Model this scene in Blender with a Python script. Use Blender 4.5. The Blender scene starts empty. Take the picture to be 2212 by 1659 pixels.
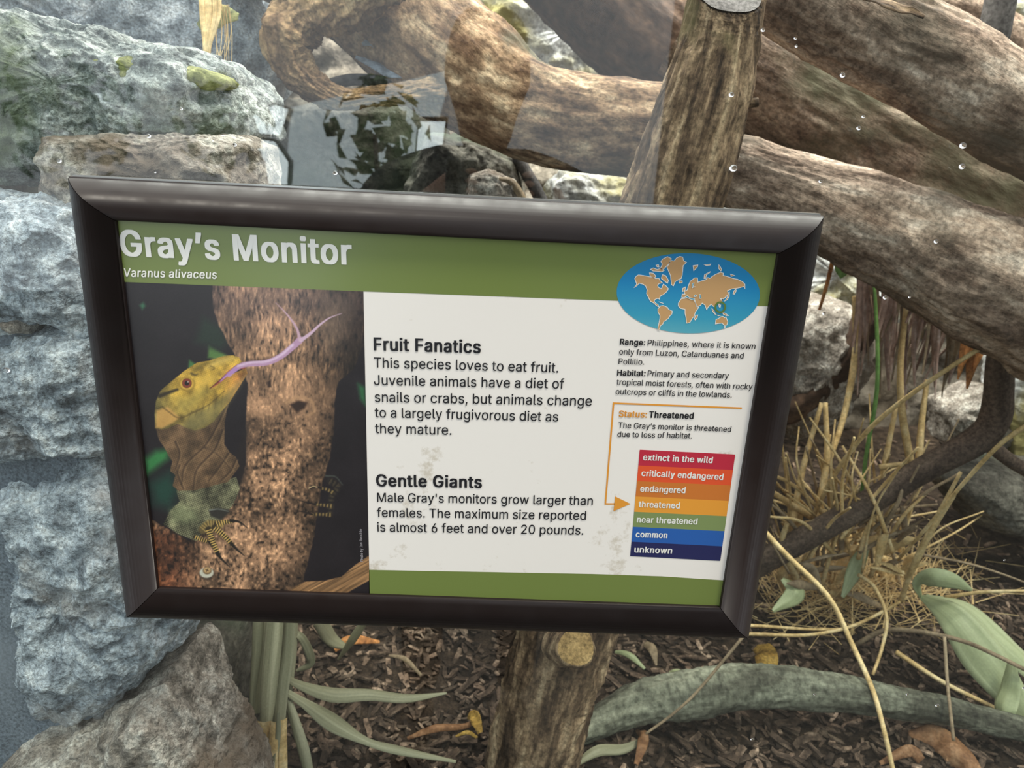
import bpy, math, random
import numpy as np
from mathutils import Vector, Matrix
from mathutils.geometry import tessellate_polygon

random.seed(7)
S = bpy.context.scene
COL = S.collection

# ------------------------------------------------------------------ camera
F = 1499.0
CAM = np.array([0.03131053, -0.47572226, 0.18769346])
RT = np.array([[0.99858765, -0.04399401, -0.02978632],
               [-0.01535837, 0.29767032, -0.95454518],
               [0.05086077, 0.9536545, 0.29657423]])
cd = bpy.data.cameras.new('camera')
cam = bpy.data.objects.new('camera', cd)
COL.objects.link(cam)
m = Matrix.Identity(4)
for i in range(3):
    for j in range(3):
        m[i][j] = RT[i][j]
    m[i][3] = CAM[i]
cam.matrix_world = m
cd.sensor_fit = 'HORIZONTAL'
cd.sensor_width = 9.8
cd.lens = 9.8 * F / 2212.0
cd.clip_start = 0.01
cd.clip_end = 60
cd.dof.use_dof = True
cd.dof.focus_distance = 0.56
cd.dof.aperture_fstop = 3.2
S.camera = cam

# ------------------------------------------------------------------ world, lights, exposure
wd = bpy.data.worlds.new('world')
S.world = wd
wd.use_nodes = True
bgn = wd.node_tree.nodes['Background']
bgn.inputs[0].default_value = (0.90, 0.95, 1.0, 1)
bgn.inputs[1].default_value = 1.3


def area(name, loc, target, sx, sy, power, col):
    ld = bpy.data.lights.new(name, 'AREA')
    ld.shape = 'RECTANGLE'
    ld.size = sx
    ld.size_y = sy
    ld.energy = power
    ld.color = col
    o = bpy.data.objects.new(name, ld)
    COL.objects.link(o)
    o.location = loc
    d = Vector(target) - Vector(loc)
    o.rotation_euler = d.to_track_quat('-Z', 'Y').to_euler()
    return o


area('skylight_lamp', (0.5, 0.75, 1.45), (0.45, 0.6, -0.3), 1.9, 0.9, 24, (1.0, 0.92, 0.82))
area('rear_fill_lamp', (0.3, 1.05, 1.35), (0.45, 1.75, 0.15), 1.8, 0.35, 80, (1.0, 0.97, 0.9))  # area lamp added to brighten the back rocks, in place of sun
sd = bpy.data.lights.new('sun_lamp', 'SUN')
sd.energy = 2.2
sd.angle = math.radians(12)
sd.color = (1.0, 0.93, 0.8)
so = bpy.data.objects.new('sun_lamp', sd)
COL.objects.link(so)
so.rotation_euler = Vector((-0.28, 0.38, -1.0)).to_track_quat('-Z', 'Y').to_euler()

S.view_settings.view_transform = 'Standard'
S.view_settings.look = 'None'
S.view_settings.gamma = 1
S.view_settings.use_curve_mapping = False
S.view_settings.exposure = 0.12


# ------------------------------------------------------------------ helpers
def ray(px, py):
    return RT @ np.array([(px - 1106.0) / F, (829.5 - py) / F, -1.0])


def at(px, py, y):
    d = ray(px, py)
    return CAM + d * ((y - CAM[1]) / d[1])


def atz(px, py, z):
    d = ray(px, py)
    return CAM + d * ((z - CAM[2]) / d[2])


def mpp(P):
    """metres covered by one pixel at P"""
    q = RT.T @ (np.array(P) - CAM)
    return -q[2] / F


def proj(P):
    q = (np.asarray(P) - CAM) @ RT
    return 1106 - F * q[..., 0] / q[..., 2], 829.5 + F * q[..., 1] / q[..., 2]


def lin(c):
    c = np.asarray(c, float) / 255.0
    return np.where(c <= 0.04045, c / 12.92, ((c + 0.055) / 1.055) ** 2.4)


def L(r, g, b):
    v = lin((r, g, b))
    return (float(v[0]), float(v[1]), float(v[2]), 1.0)


_rng = np.random.RandomState(3)
_T = _rng.rand(64, 64, 64) * 2 - 1


def vnoise(P):
    P = np.asarray(P, float)
    i = np.floor(P).astype(int)
    f = P - i
    f = f * f * (3 - 2 * f)
    x0, y0, z0 = (i[..., k] % 64 for k in range(3))
    x1, y1, z1 = ((i[..., k] + 1) % 64 for k in range(3))
    fx, fy, fz = f[..., 0], f[..., 1], f[..., 2]
    def l(a, b, t):
        return a + (b - a) * t
    return l(l(l(_T[x0, y0, z0], _T[x1, y0, z0], fx), l(_T[x0, y1, z0], _T[x1, y1, z0], fx), fy),
             l(l(_T[x0, y0, z1], _T[x1, y0, z1], fx), l(_T[x0, y1, z1], _T[x1, y1, z1], fx), fy), fz)


def fbm(P, o=4, ridged=False):
    P = np.asarray(P, float)
    s = 0
    a = 1.0
    n = 0
    for k in range(o):
        v = vnoise(P * (2.03 ** k) + 11.3 * k)
        if ridged:
            v = 1 - 2 * np.abs(v)
        s = s + a * v
        n += a
        a *= 0.5
    return s / n


def build(name, V, Fs, mat=None, parent=None, smooth=True, kind=None, co=None, col=None):
    me = bpy.data.meshes.new(name)
    V = np.asarray(V, dtype=np.float32)
    if isinstance(Fs, np.ndarray) and Fs.ndim == 2:
        n, k = Fs.shape
        me.vertices.add(len(V))
        me.vertices.foreach_set('co', V.ravel())
        me.loops.add(n * k)
        me.loops.foreach_set('vertex_index', Fs.astype(np.int32).ravel())
        me.polygons.add(n)
        me.polygons.foreach_set('loop_start', np.arange(0, n * k, k, dtype=np.int32))
        me.update(calc_edges=True)
        me.validate()
    else:
        me.from_pydata([tuple(map(float, v)) for v in V], [], [tuple(int(i) for i in f) for f in Fs])
        me.update()
    if smooth:
        me.shade_smooth()
    if co is not None:
        a = me.attributes.new('bark_co', 'FLOAT_VECTOR', 'POINT')
        a.data.foreach_set('vector', np.asarray(co, dtype=np.float32).ravel())
    if col is not None:
        a = me.attributes.new('print_col', 'FLOAT_COLOR', 'POINT')
        c4 = np.ones((len(V), 4), dtype=np.float32)
        c4[:, :3] = col
        a.data.foreach_set('color', c4.ravel())
    o = bpy.data.objects.new(name, me)
    COL.objects.link(o)
    if mat:
        me.materials.append(mat)
    if parent:
        o.parent = parent
    if kind:
        o['kind'] = kind
    return o


def empty(name, loc):
    o = bpy.data.objects.new(name, None)
    o.empty_display_size = 0.02
    COL.objects.link(o)
    o.location = [float(v) for v in loc]
    bpy.context.view_layer.update()
    return o


def adopt(child, parent):
    """parent keeping world position"""
    child.parent = parent
    child.matrix_parent_inverse = Matrix.Translation(-parent.location)
    return child


def tag(o, label, cat, group=None):
    o['label'] = label
    o['category'] = cat
    if group:
        o['group'] = group
    return o


def gridfaces(nu, nv, wrap_v=False):
    """nu rows x nv columns"""
    i = np.arange(nu - 1)[:, None]
    jn = nv if wrap_v else nv - 1
    j = np.arange(jn)[None, :]
    j2 = (j + 1) % nv
    a = i * nv + j
    b = i * nv + j2
    c = (i + 1) * nv + j2
    d = (i + 1) * nv + j
    return np.stack([a, b, c, d], -1).reshape(-1, 4)


def spline(P, n):
    P = np.asarray(P, float)
    if len(P) == 2:
        t = np.linspace(0, 1, n)[:, None]
        return P[0] * (1 - t) + P[1] * t
    Q = np.vstack([2 * P[0] - P[1], P, 2 * P[-1] - P[-2]])
    out = []
    for t in np.linspace(0, len(P) - 1 - 1e-6, n):
        i = int(t)
        u = t - i
        p0, p1, p2, p3 = Q[i:i + 4]
        out.append(0.5 * ((2 * p1) + (-p0 + p2) * u + (2 * p0 - 5 * p1 + 4 * p2 - p3) * u * u + (-p0 + 3 * p1 - 3 * p2 + p3) * u ** 3))
    return np.array(out)


def frames(C):
    T = np.gradient(C, axis=0)
    T /= np.linalg.norm(T, axis=1)[:, None]
    N = np.zeros_like(C)
    a = np.array([0, -1.0, 0])
    if abs(T[0] @ a) > 0.9:
        a = np.array([0, 0, 1.0])
    n = a - T[0] * (a @ T[0])
    N[0] = n / np.linalg.norm(n)
    for i in range(1, len(C)):
        n = N[i - 1] - T[i] * (N[i - 1] @ T[i])
        N[i] = n / np.linalg.norm(n)
    return T, N, np.cross(T, N)


# ------------------------------------------------------------------ materials
def newmat(name):
    mt = bpy.data.materials.new(name)
    mt.use_nodes = True
    return mt, mt.node_tree.nodes, mt.node_tree.links, mt.node_tree.nodes['Principled BSDF']


def plain(name, c, rough=0.5, metal=0.0, spec=0.5):
    mt, n, l, b = newmat(name)
    b.inputs['Base Color'].default_value = c
    b.inputs['Roughness'].default_value = rough
    b.inputs['Metallic'].default_value = metal
    b.inputs['Specular IOR Level'].default_value = spec
    return mt


def ramp(n, stops):
    r = n.new('ShaderNodeValToRGB')
    e = r.color_ramp.elements
    while len(e) < len(stops):
        e.new(0.5)
    for k, (p, c) in enumerate(stops):
        e[k].position = p
        e[k].color = c
    return r


def organic(name, stops, scale=8, stretch=(1, 1, 1), coord='object', detail=8, rough=0.85, bump=0.5, bscale=None,
            bdist=0.004, patch=None, fine=0.32, spec=0.25, rand=0.0, up=None):
    """noise coloured natural surface. patch=(colour, scale, lo, hi); up=(colour, lo, hi) tints faces that look upwards (dust, moss)"""
    mt, n, l, b = newmat(name)
    if coord == 'bark':
        tc = n.new('ShaderNodeAttribute')
        tc.attribute_name = 'bark_co'
        vec = tc.outputs['Vector']
    else:
        tc = n.new('ShaderNodeTexCoord')
        vec = tc.outputs['Object']
    mp = n.new('ShaderNodeMapping')
    mp.inputs['Scale'].default_value = stretch
    l.new(vec, mp.inputs['Vector'])
    nz = n.new('ShaderNodeTexNoise')
    nz.inputs['Scale'].default_value = scale
    nz.inputs['Detail'].default_value = detail
    nz.inputs['Roughness'].default_value = 0.65
    l.new(mp.outputs[0], nz.inputs['Vector'])
    r = ramp(n, stops)
    l.new(nz.outputs['Fac'], r.inputs[0])
    out = r.outputs[0]
    if fine:
        fn = n.new('ShaderNodeTexNoise')
        fn.inputs['Scale'].default_value = (bscale or scale * 3) * 2.2
        fn.inputs['Detail'].default_value = 5
        fn.inputs['Roughness'].default_value = 0.7
        l.new(vec, fn.inputs['Vector'])
        lo_, hi_ = 1 - fine * 1.5, 1 + fine * 1.5
        fr_ = n.new('ShaderNodeMapRange')
        fr_.inputs['From Min'].default_value = 0.36
        fr_.inputs['From Max'].default_value = 0.64
        fr_.inputs['To Min'].default_value = lo_
        fr_.inputs['To Max'].default_value = hi_
        l.new(fn.outputs['Fac'], fr_.inputs['Value'])
        fx_ = n.new('ShaderNodeVectorMath')
        fx_.operation = 'SCALE'
        l.new(out, fx_.inputs[0])
        l.new(fr_.outputs[0], fx_.inputs['Scale'])
        out = fx_.outputs[0]
    if patch:
        pn = n.new('ShaderNodeTexNoise')
        pn.inputs['Scale'].default_value = patch[1]
        pn.inputs['Detail'].default_value = 5
        l.new(vec, pn.inputs['Vector'])
        pr = ramp(n, [(patch[2], (0, 0, 0, 1)), (patch[3], (1, 1, 1, 1))])
        l.new(pn.outputs['Fac'], pr.inputs[0])
        mx = n.new('ShaderNodeMix')
        mx.data_type = 'RGBA'
        l.new(pr.outputs[0], mx.inputs[0])
        l.new(out, mx.inputs[6])
        mx.inputs[7].default_value = patch[0]
        out = mx.outputs[2]
    if up:
        ge = n.new('ShaderNodeNewGeometry')
        sp = n.new('ShaderNodeSeparateXYZ')
        l.new(ge.outputs['Normal'], sp.inputs[0])
        ur = ramp(n, [(up[1], (0, 0, 0, 1)), (up[2], (1, 1, 1, 1))])
        l.new(sp.outputs[2], ur.inputs[0])
        un = n.new('ShaderNodeTexNoise')
        un.inputs['Scale'].default_value = scale * 2
        un.inputs['Detail'].default_value = 6
        l.new(mp.outputs[0], un.inputs['Vector'])
        u2 = ramp(n, [(0.4, (0, 0, 0, 1)), (0.6, (1, 1, 1, 1))])
        l.new(un.outputs['Fac'], u2.inputs[0])
        mm = n.new('ShaderNodeMath')
        mm.operation = 'MULTIPLY'
        l.new(ur.outputs[0], mm.inputs[0])
        l.new(u2.outputs[0], mm.inputs[1])
        mx = n.new('ShaderNodeMix')
        mx.data_type = 'RGBA'
        l.new(mm.outputs[0], mx.inputs[0])
        l.new(out, mx.inputs[6])
        mx.inputs[7].default_value = up[0]
        out = mx.outputs[2]
    if rand:
        oi = n.new('ShaderNodeObjectInfo')
        hs = n.new('ShaderNodeHueSaturation')
        ma = n.new('ShaderNodeMath')
        ma.operation = 'MULTIPLY_ADD'
        ma.inputs[1].default_value = rand
        ma.inputs[2].default_value = 1 - rand * 0.5
        l.new(oi.outputs['Random'], ma.inputs[0])
        l.new(ma.outputs[0], hs.inputs['Value'])
        l.new(out, hs.inputs['Color'])
        out = hs.outputs[0]
    l.new(out, b.inputs['Base Color'])
    b.inputs['Roughness'].default_value = rough
    b.inputs['Specular IOR Level'].default_value = spec
    if bump:
        bn = n.new('ShaderNodeTexNoise')
        bn.inputs['Scale'].default_value = bscale or scale * 3
        bn.inputs['Detail'].default_value = 6
        bn.inputs['Roughness'].default_value = 0.6
        l.new(mp.outputs[0], bn.inputs['Vector'])
        bp = n.new('ShaderNodeBump')
        bp.inputs['Strength'].default_value = bump
        bp.inputs['Distance'].default_value = bdist
        l.new(bn.outputs['Fac'], bp.inputs['Height'])
        l.new(bp.outputs[0], b.inputs['Normal'])
    return mt


M = {}
M['rock_blue'] = organic('rough grey rock', [(0.32, L(106, 112, 120)), (0.45, L(170, 180, 190)), (0.56, L(216, 224, 232)), (0.68, L(248, 251, 253))], 40,
                         bscale=130, bump=1.0, bdist=0.012, patch=(L(166, 154, 144), 9, 0.54, 0.70))
M['rock_moss'] = organic('mossy grey rock', [(0.32, L(104, 110, 112)), (0.5, L(176, 182, 180)), (0.67, L(238, 240, 236))], 40,
                         bscale=130, bump=1.0, bdist=0.012, patch=(L(116, 128, 88), 6, 0.52, 0.66))
M['rock_warm'] = organic('warm grey rock', [(0.32, L(96, 88, 80)), (0.5, L(166, 156, 146)), (0.67, L(226, 220, 210))], 36,
                         bscale=120, bump=1.0, bdist=0.010, patch=(L(128, 112, 98), 7, 0.5, 0.65))
M['rock_pale'] = organic('pale dry rock', [(0.34, L(150, 150, 146)), (0.48, L(220, 222, 222)), (0.66, L(246, 248, 250))], 14,
                         bscale=40, bump=0.8, bdist=0.012, patch=(L(182, 172, 118), 6, 0.48, 0.6))
M['rock_dark'] = organic('dark grey rock', [(0.3, L(56, 52, 48)), (0.5, L(92, 88, 80)), (0.7, L(128, 124, 114))], 12,
                         bscale=40, bump=0.8, bdist=0.01, patch=(L(78, 84, 70), 5, 0.5, 0.6))  # dark grey tones with greenish patches from noise
M['back_rock'] = organic('brown grey back rock', [(0.3, L(72, 66, 60)), (0.5, L(116, 108, 98)), (0.68, L(165, 158, 146))], 5,
                         bscale=20, bump=0.8, bdist=0.02, patch=(L(90, 80, 68), 2.5, 0.45, 0.6))
M['painted'] = organic('blue grey painted render', [(0.3, L(98, 106, 116)), (0.7, L(122, 130, 140))], 9, bscale=160, bump=0.45, bdist=0.002, rough=0.6,
                       patch=(L(140, 146, 154), 5, 0.55, 0.7))
M['soil'] = organic('dark mulch soil', [(0.3, L(34, 26, 20)), (0.5, L(60, 48, 38)), (0.7, L(96, 80, 66))], 30, bscale=120, bump=1.0, bdist=0.01)
M['bark_log'] = organic('weathered brown log', [(0.30, L(58, 42, 32)), (0.43, L(108, 84, 64)), (0.55, L(162, 134, 106)), (0.68, L(216, 192, 160))], 30,
                        stretch=(1, 1, 0.6), coord='bark', bscale=60, bump=1.0, bdist=0.006, patch=(L(92, 88, 72), 7, 0.54, 0.64))
M['bark_grey'] = organic('weathered grey brown log', [(0.30, L(62, 48, 40)), (0.43, L(118, 98, 84)), (0.55, L(172, 150, 132)), (0.68, L(222, 204, 186))], 24,
                         stretch=(1, 1, 0.42), coord='bark', bscale=70, bump=1.0, bdist=0.005, patch=(L(96, 88, 76), 6, 0.5, 0.66))
M['bark_dark'] = organic('dark brown bark', [(0.3, L(40, 30, 25)), (0.5, L(72, 55, 44)), (0.7, L(116, 92, 74))], 20,
                         stretch=(1, 1, 0.4), coord='bark', bscale=30, bump=0.6, bdist=0.006)  # dark brown tones stretched along the grain
M['bark_trunk'] = organic('furrowed tan bark', [(0.33, L(40, 31, 25)), (0.46, L(96, 77, 60)), (0.57, L(148, 124, 98)), (0.69, L(198, 174, 142))], 60,
                          stretch=(1, 1, 0.18), coord='bark', bscale=80, bump=1.0, bdist=0.004, patch=(L(132, 122, 84), 7, 0.58, 0.74))
M['bark_gnarl'] = organic('flaky root bark', [(0.30, L(74, 56, 42)), (0.46, L(128, 102, 78)), (0.6, L(178, 148, 112)), (0.72, L(214, 190, 152))], 40,
                          stretch=(1, 1, 0.5), coord='bark', bscale=90, bump=1.0, bdist=0.006)
M['bark_shade'] = organic('shaded brown log', [(0.30, L(50, 39, 32)), (0.43, L(88, 72, 61)), (0.55, L(122, 104, 90)), (0.68, L(170, 152, 136))], 24,
                        stretch=(1, 1, 0.42), coord='bark', bscale=70, bump=1.0, bdist=0.005, patch=(L(84, 80, 62), 6, 0.5, 0.66))  # shade from the log above is put into this darker bark colour
M['drift'] = organic('grey green driftwood', [(0.32, L(44, 43, 37)), (0.46, L(84, 84, 73)), (0.58, L(130, 132, 116)), (0.70, L(180, 182, 162))], 20,
                     stretch=(1, 1, 0.2), coord='bark', bscale=50, bump=0.7, bdist=0.004)
M['branch'] = organic('dark smooth branch', [(0.3, L(58, 48, 42)), (0.5, L(88, 74, 64)), (0.7, L(120, 104, 90))], 30, stretch=(1, 1, 0.3), coord='bark',
                      bscale=90, bump=0.4, bdist=0.003)
M['post'] = organic('dark grey post', [(0.3, L(62, 60, 60)), (0.7, L(96, 92, 90))], 12, coord='bark', bscale=60, bump=0.3, bdist=0.002)
M['cut'] = organic('sawn wood end', [(0.3, L(120, 96, 62)), (0.5, L(160, 132, 88)), (0.7, L(190, 160, 112))], 30, bscale=120, bump=0.4, bdist=0.002)
M['cut_grey'] = organic('grey sawn wood end', [(0.3, L(92, 86, 84)), (0.5, L(122, 116, 114)), (0.7, L(150, 144, 140))], 25, bscale=120, bump=0.4, bdist=0.002)
M['straw'] = organic('dry straw stalk', [(0.3, L(176, 144, 92)), (0.5, L(220, 190, 136)), (0.7, L(244, 224, 178))], 30, bump=0.2, rough=0.6, rand=0.4, fine=0.15)
M['straw_grey'] = organic('dull grey straw', [(0.3, L(112, 96, 78)), (0.5, L(146, 128, 104)), (0.7, L(178, 158, 130))], 30, bump=0.2, rough=0.6, rand=0.4, fine=0.15)
M['fibre'] = organic('mauve brown dry fibre', [(0.3, L(110, 86, 78)), (0.5, L(170, 142, 130)), (0.7, L(222, 202, 194))], 20, bump=0.2, rough=0.7, rand=0.6, fine=0.15)
M['rust_leaf'] = organic('rust orange dry leaf', [(0.3, L(150, 92, 50)), (0.6, L(206, 144, 86))], 20, bump=0.2, rough=0.6, rand=0.3)
M['leaf_grey'] = organic('grey green strap leaf', [(0.3, L(112, 110, 84)), (0.5, L(154, 152, 124)), (0.7, L(200, 196, 166))], 60, stretch=(1, 1, 0.03), coord='bark', fine=0.06, bump=0.15, rough=0.5, rand=0.35, spec=0.4)
M['leaf_green'] = organic('green leaf', [(0.3, L(66, 104, 48)), (0.7, L(120, 158, 84))], 20, bump=0.1, rough=0.45, rand=0.4, spec=0.4, fine=0.15)
M['leaf_pale'] = organic('pale green broad leaf', [(0.3, L(134, 144, 104)), (0.55, L(166, 174, 134)), (0.75, L(200, 204, 168))], 45, stretch=(1, 1, 0.03), coord='bark', fine=0.06, bump=0.15, rough=0.45, rand=0.2, spec=0.4)
M['leaf_brown'] = organic('brown dead leaf', [(0.3, L(88, 58, 38)), (0.5, L(136, 98, 68)), (0.7, L(180, 142, 108))], 40, bump=0.3, rough=0.6, rand=0.5, fine=0.15)
M['leaf_yellow'] = organic('yellow dead leaf', [(0.3, L(140, 104, 40)), (0.7, L(204, 168, 88))], 40, bump=0.3, rough=0.6, rand=0.4)
M['chip'] = organic('wood chip', [(0.3, L(44, 35, 29)), (0.5, L(84, 69, 58)), (0.7, L(140, 122, 106))], 22, bump=0.4, rough=0.85, rand=1.0)
M['moss'] = organic('yellow green moss', [(0.35, L(98, 102, 66)), (0.5, L(142, 144, 92)), (0.65, L(190, 190, 136))], 60, bscale=150, bump=0.8, bdist=0.004, fine=0.15)
M['blue_leaf'] = organic('pale blue grey curled leaf', [(0.3, L(112, 124, 140)), (0.7, L(172, 184, 200))], 15, bump=0.2, rough=0.5)

# frame, paper, glass
mt, n, l, b = newmat('satin black frame')
b.inputs['Base Color'].default_value = L(36, 28, 26)
b.inputs['Specular IOR Level'].default_value = 0.3
b.inputs['Roughness'].default_value = 0.42
tcn = n.new('ShaderNodeTexCoord')
nzn = n.new('ShaderNodeTexNoise')
nzn.inputs['Scale'].default_value = 60
nzn.inputs['Detail'].default_value = 8
l.new(tcn.outputs['Object'], nzn.inputs['Vector'])
rr = ramp(n, [(0.35, (0.36, 0.36, 0.36, 1)), (0.65, (0.52, 0.52, 0.52, 1))])
l.new(nzn.outputs['Fac'], rr.inputs[0])
l.new(rr.outputs[0], b.inputs['Roughness'])
M['frame'] = mt
M['lip'] = plain('clear grey plastic lip', L(150, 152, 150), 0.15, 0.3)
M['black_gap'] = plain('black backing', L(10, 9, 9), 0.8)

GLOSS = 0.22


def paper(name, c, stain=None):
    mt, n, l, b = newmat(name)
    b.inputs['Base Color'].default_value = c
    b.inputs['Roughness'].default_value = 0.4
    b.inputs['Coat Weight'].default_value = 0.35
    b.inputs['Coat Roughness'].default_value = GLOSS
    if stain:
        tc = n.new('ShaderNodeTexCoord')
        nz = n.new('ShaderNodeTexNoise')
        nz.inputs['Scale'].default_value = 26
        nz.inputs['Detail'].default_value = 7
        nz.inputs['Roughness'].default_value = 0.7
        l.new(tc.outputs['Object'], nz.inputs['Vector'])
        sp = n.new('ShaderNodeSeparateXYZ')
        l.new(tc.outputs['Object'], sp.inputs[0])
        # smudges gather on the lower half of the sheet
        mr = n.new('ShaderNodeMapRange')
        mr.inputs['From Min'].default_value = 0.02
        mr.inputs['From Max'].default_value = -0.13
        mr.inputs['To Min'].default_value = -0.07
        mr.inputs['To Max'].default_value = 0.03
        l.new(sp.outputs[2], mr.inputs['Value'])
        ad = n.new('ShaderNodeMath')
        ad.operation = 'ADD'
        l.new(nz.outputs['Fac'], ad.inputs[0])
        l.new(mr.outputs[0], ad.inputs[1])
        r = ramp(n, [(0.585, c), (0.66, stain)])
        l.new(ad.outputs[0], r.inputs[0])
        l.new(r.outputs[0], b.inputs['Base Color'])
    return mt


M['white'] = paper('white print', L(236, 232, 224), L(206, 198, 182))
M['green'] = paper('green print', L(110, 126, 62))
M['ink'] = paper('black ink', L(26, 26, 30))
M['white_ink'] = paper('white ink', L(236, 236, 228))
M['orange'] = paper('orange ink', L(222, 150, 52))
for k, c in dict(box_red=(186, 42, 62), box_vermilion=(222, 84, 44), box_brown=(200, 116, 46), box_orange=(226, 154, 54),
                 box_green=(124, 142, 88), box_blue=(36, 92, 168), box_navy=(32, 36, 84), land=(192, 152, 102), ring=(88, 118, 52), sea=(60, 150, 180)).items():
    M[k] = paper(k.replace('_', ' ') + ' ink', L(*c))
mt, n, l, b = newmat('blue map sea')
tcn = n.new('ShaderNodeTexCoord')
spn = n.new('ShaderNodeSeparateXYZ')
l.new(tcn.outputs['Object'], spn.inputs[0])
mrn = n.new('ShaderNodeMapRange')
mrn.inputs['From Min'].default_value = 0.117
mrn.inputs['From Max'].default_value = 0.070
l.new(spn.outputs[2], mrn.inputs['Value'])
rr = ramp(n, [(0.0, L(14, 128, 182)), (0.5, L(52, 152, 182)), (1.0, L(112, 182, 186))])
l.new(mrn.outputs[0], rr.inputs[0])
l.new(rr.outputs[0], b.inputs['Base Color'])
b.inputs['Roughness'].default_value = 0.4
b.inputs['Coat Weight'].default_value = 0.35
b.inputs['Coat Roughness'].default_value = GLOSS
M['map_sea'] = mt
mt, n, l, b = newmat('printed picture')
an = n.new('ShaderNodeAttribute')
an.attribute_name = 'print_col'
l.new(an.outputs['Color'], b.inputs['Base Color'])
b.inputs['Roughness'].default_value = 0.4
b.inputs['Coat Weight'].default_value = 0.35
b.inputs['Coat Roughness'].default_value = GLOSS
M['picture'] = mt

mt, n, l, b = newmat('window glass')
n.remove(b)
tr = n.new('ShaderNodeBsdfTransparent')
tr.inputs[0].default_value = (0.94, 0.965, 0.955, 1)
gl = n.new('ShaderNodeBsdfGlossy')
gl.inputs['Roughness'].default_value = 0.0
fr = n.new('ShaderNodeLayerWeight')
fr.inputs['Blend'].default_value = 0.5
fp = n.new('ShaderNodeMath')
fp.operation = 'POWER'
fp.inputs[1].default_value = 5.0
l.new(fr.outputs['Facing'], fp.inputs[0])
fm = n.new('ShaderNodeMath')
fm.operation = 'MULTIPLY_ADD'
fm.inputs[1].default_value = 0.957
fm.inputs[2].default_value = 0.043
l.new(fp.outputs[0], fm.inputs[0])
mxs = n.new('ShaderNodeMixShader')
l.new(fm.outputs[0], mxs.inputs[0])
l.new(tr.outputs[0], mxs.inputs[1])
l.new(gl.outputs[0], mxs.inputs[2])
l.new(mxs.outputs[0], n['Material Output'].inputs[0])
M['glass'] = mt
mt, n, l, b = newmat('water drop')
b.inputs['Base Color'].default_value = (1, 1, 1, 1)
b.inputs['Transmission Weight'].default_value = 1.0
b.inputs['Roughness'].default_value = 0.02
b.inputs['IOR'].default_value = 1.33
M['drop'] = mt


# ------------------------------------------------------------------ shape builders
def rock(name, poly, y, dr, mat, parent=None, seed=0, amp=0.012, nth=300, nph=150, pw=0.55, freq=14, kind=None, det=1.0):
    """closed boulder whose outline at depth y is the given outline"""
    P = np.array([at(px, py, y) for px, py in poly])[:, [0, 2]]
    c = P.mean(0)
    th = np.linspace(0, 2 * np.pi, nth, endpoint=False)
    D = np.stack([np.cos(th), np.sin(th)], 1)
    R = np.zeros(nth)
    A = P - c
    B = np.roll(P, -1, 0) - c
    for a, b_ in zip(A, B):
        e = b_ - a
        den = D[:, 0] * e[1] - D[:, 1] * e[0]
        den = np.where(np.abs(den) < 1e-12, 1e-12, den)
        t = (a[0] * e[1] - a[1] * e[0]) / den
        s = (a[0] * D[:, 1] - a[1] * D[:, 0]) / den
        R = np.where((s >= -1e-6) & (s <= 1 + 1e-6) & (t > 0), np.maximum(R, t), R)
    R = np.where(R <= 0, np.median(R), R)
    k = np.array([1, 2, 3, 2, 1]) / 9.0
    R = sum(np.roll(R, i - 2) * k[i] for i in range(5))
    ph = np.linspace(0.02, np.pi - 0.02, nph)
    rs = np.sin(ph) ** pw
    X = c[0] + rs[:, None] * (R * D[:, 0])[None]
    Z = c[1] + rs[:, None] * (R * D[:, 1])[None]
    Y = y - np.sign(np.cos(ph)) * np.abs(np.cos(ph)) ** 0.8 * dr
    Y = np.repeat(Y[:, None], nth, 1)
    V = np.stack([X, Y, Z], -1).reshape(-1, 3)
    cen = np.array([c[0], y, c[1]])
    Nn = V - cen
    Nn /= np.linalg.norm(Nn, axis=1)[:, None] + 1e-9
    Nn[:, 1] *= 1.4
    d = fbm(V * freq + seed * 7.7, 5) * amp * 1.5 + fbm(V * freq * 4 + seed, 3, True) * amp * 0.35
    d = d + det * (fbm(V * 55 + seed, 3, True) * 0.0034 + fbm(V * 150 + seed, 2) * 0.0016)
    V = V + Nn * d[:, None]
    Fs = gridfaces(nph, nth, True)
    V = np.vstack([V, V[:nth].mean(0), V[-nth:].mean(0)])
    i0 = len(V) - 2
    j = np.arange(nth)
    caps = np.stack([np.full(nth, i0), (j + 1) % nth, j, j], 1)
    base = (nph - 1) * nth
    caps2 = np.stack([np.full(nth, i0 + 1), base + j, base + (j + 1) % nth], 1)
    fl = [tuple(f) for f in Fs.tolist()] + [tuple(f[:3]) for f in caps.tolist()] + [tuple(f) for f in caps2.tolist()]
    o = build(name, V, fl, mat, None, kind=kind)
    if parent:
        adopt(o, parent)
    return o


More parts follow.
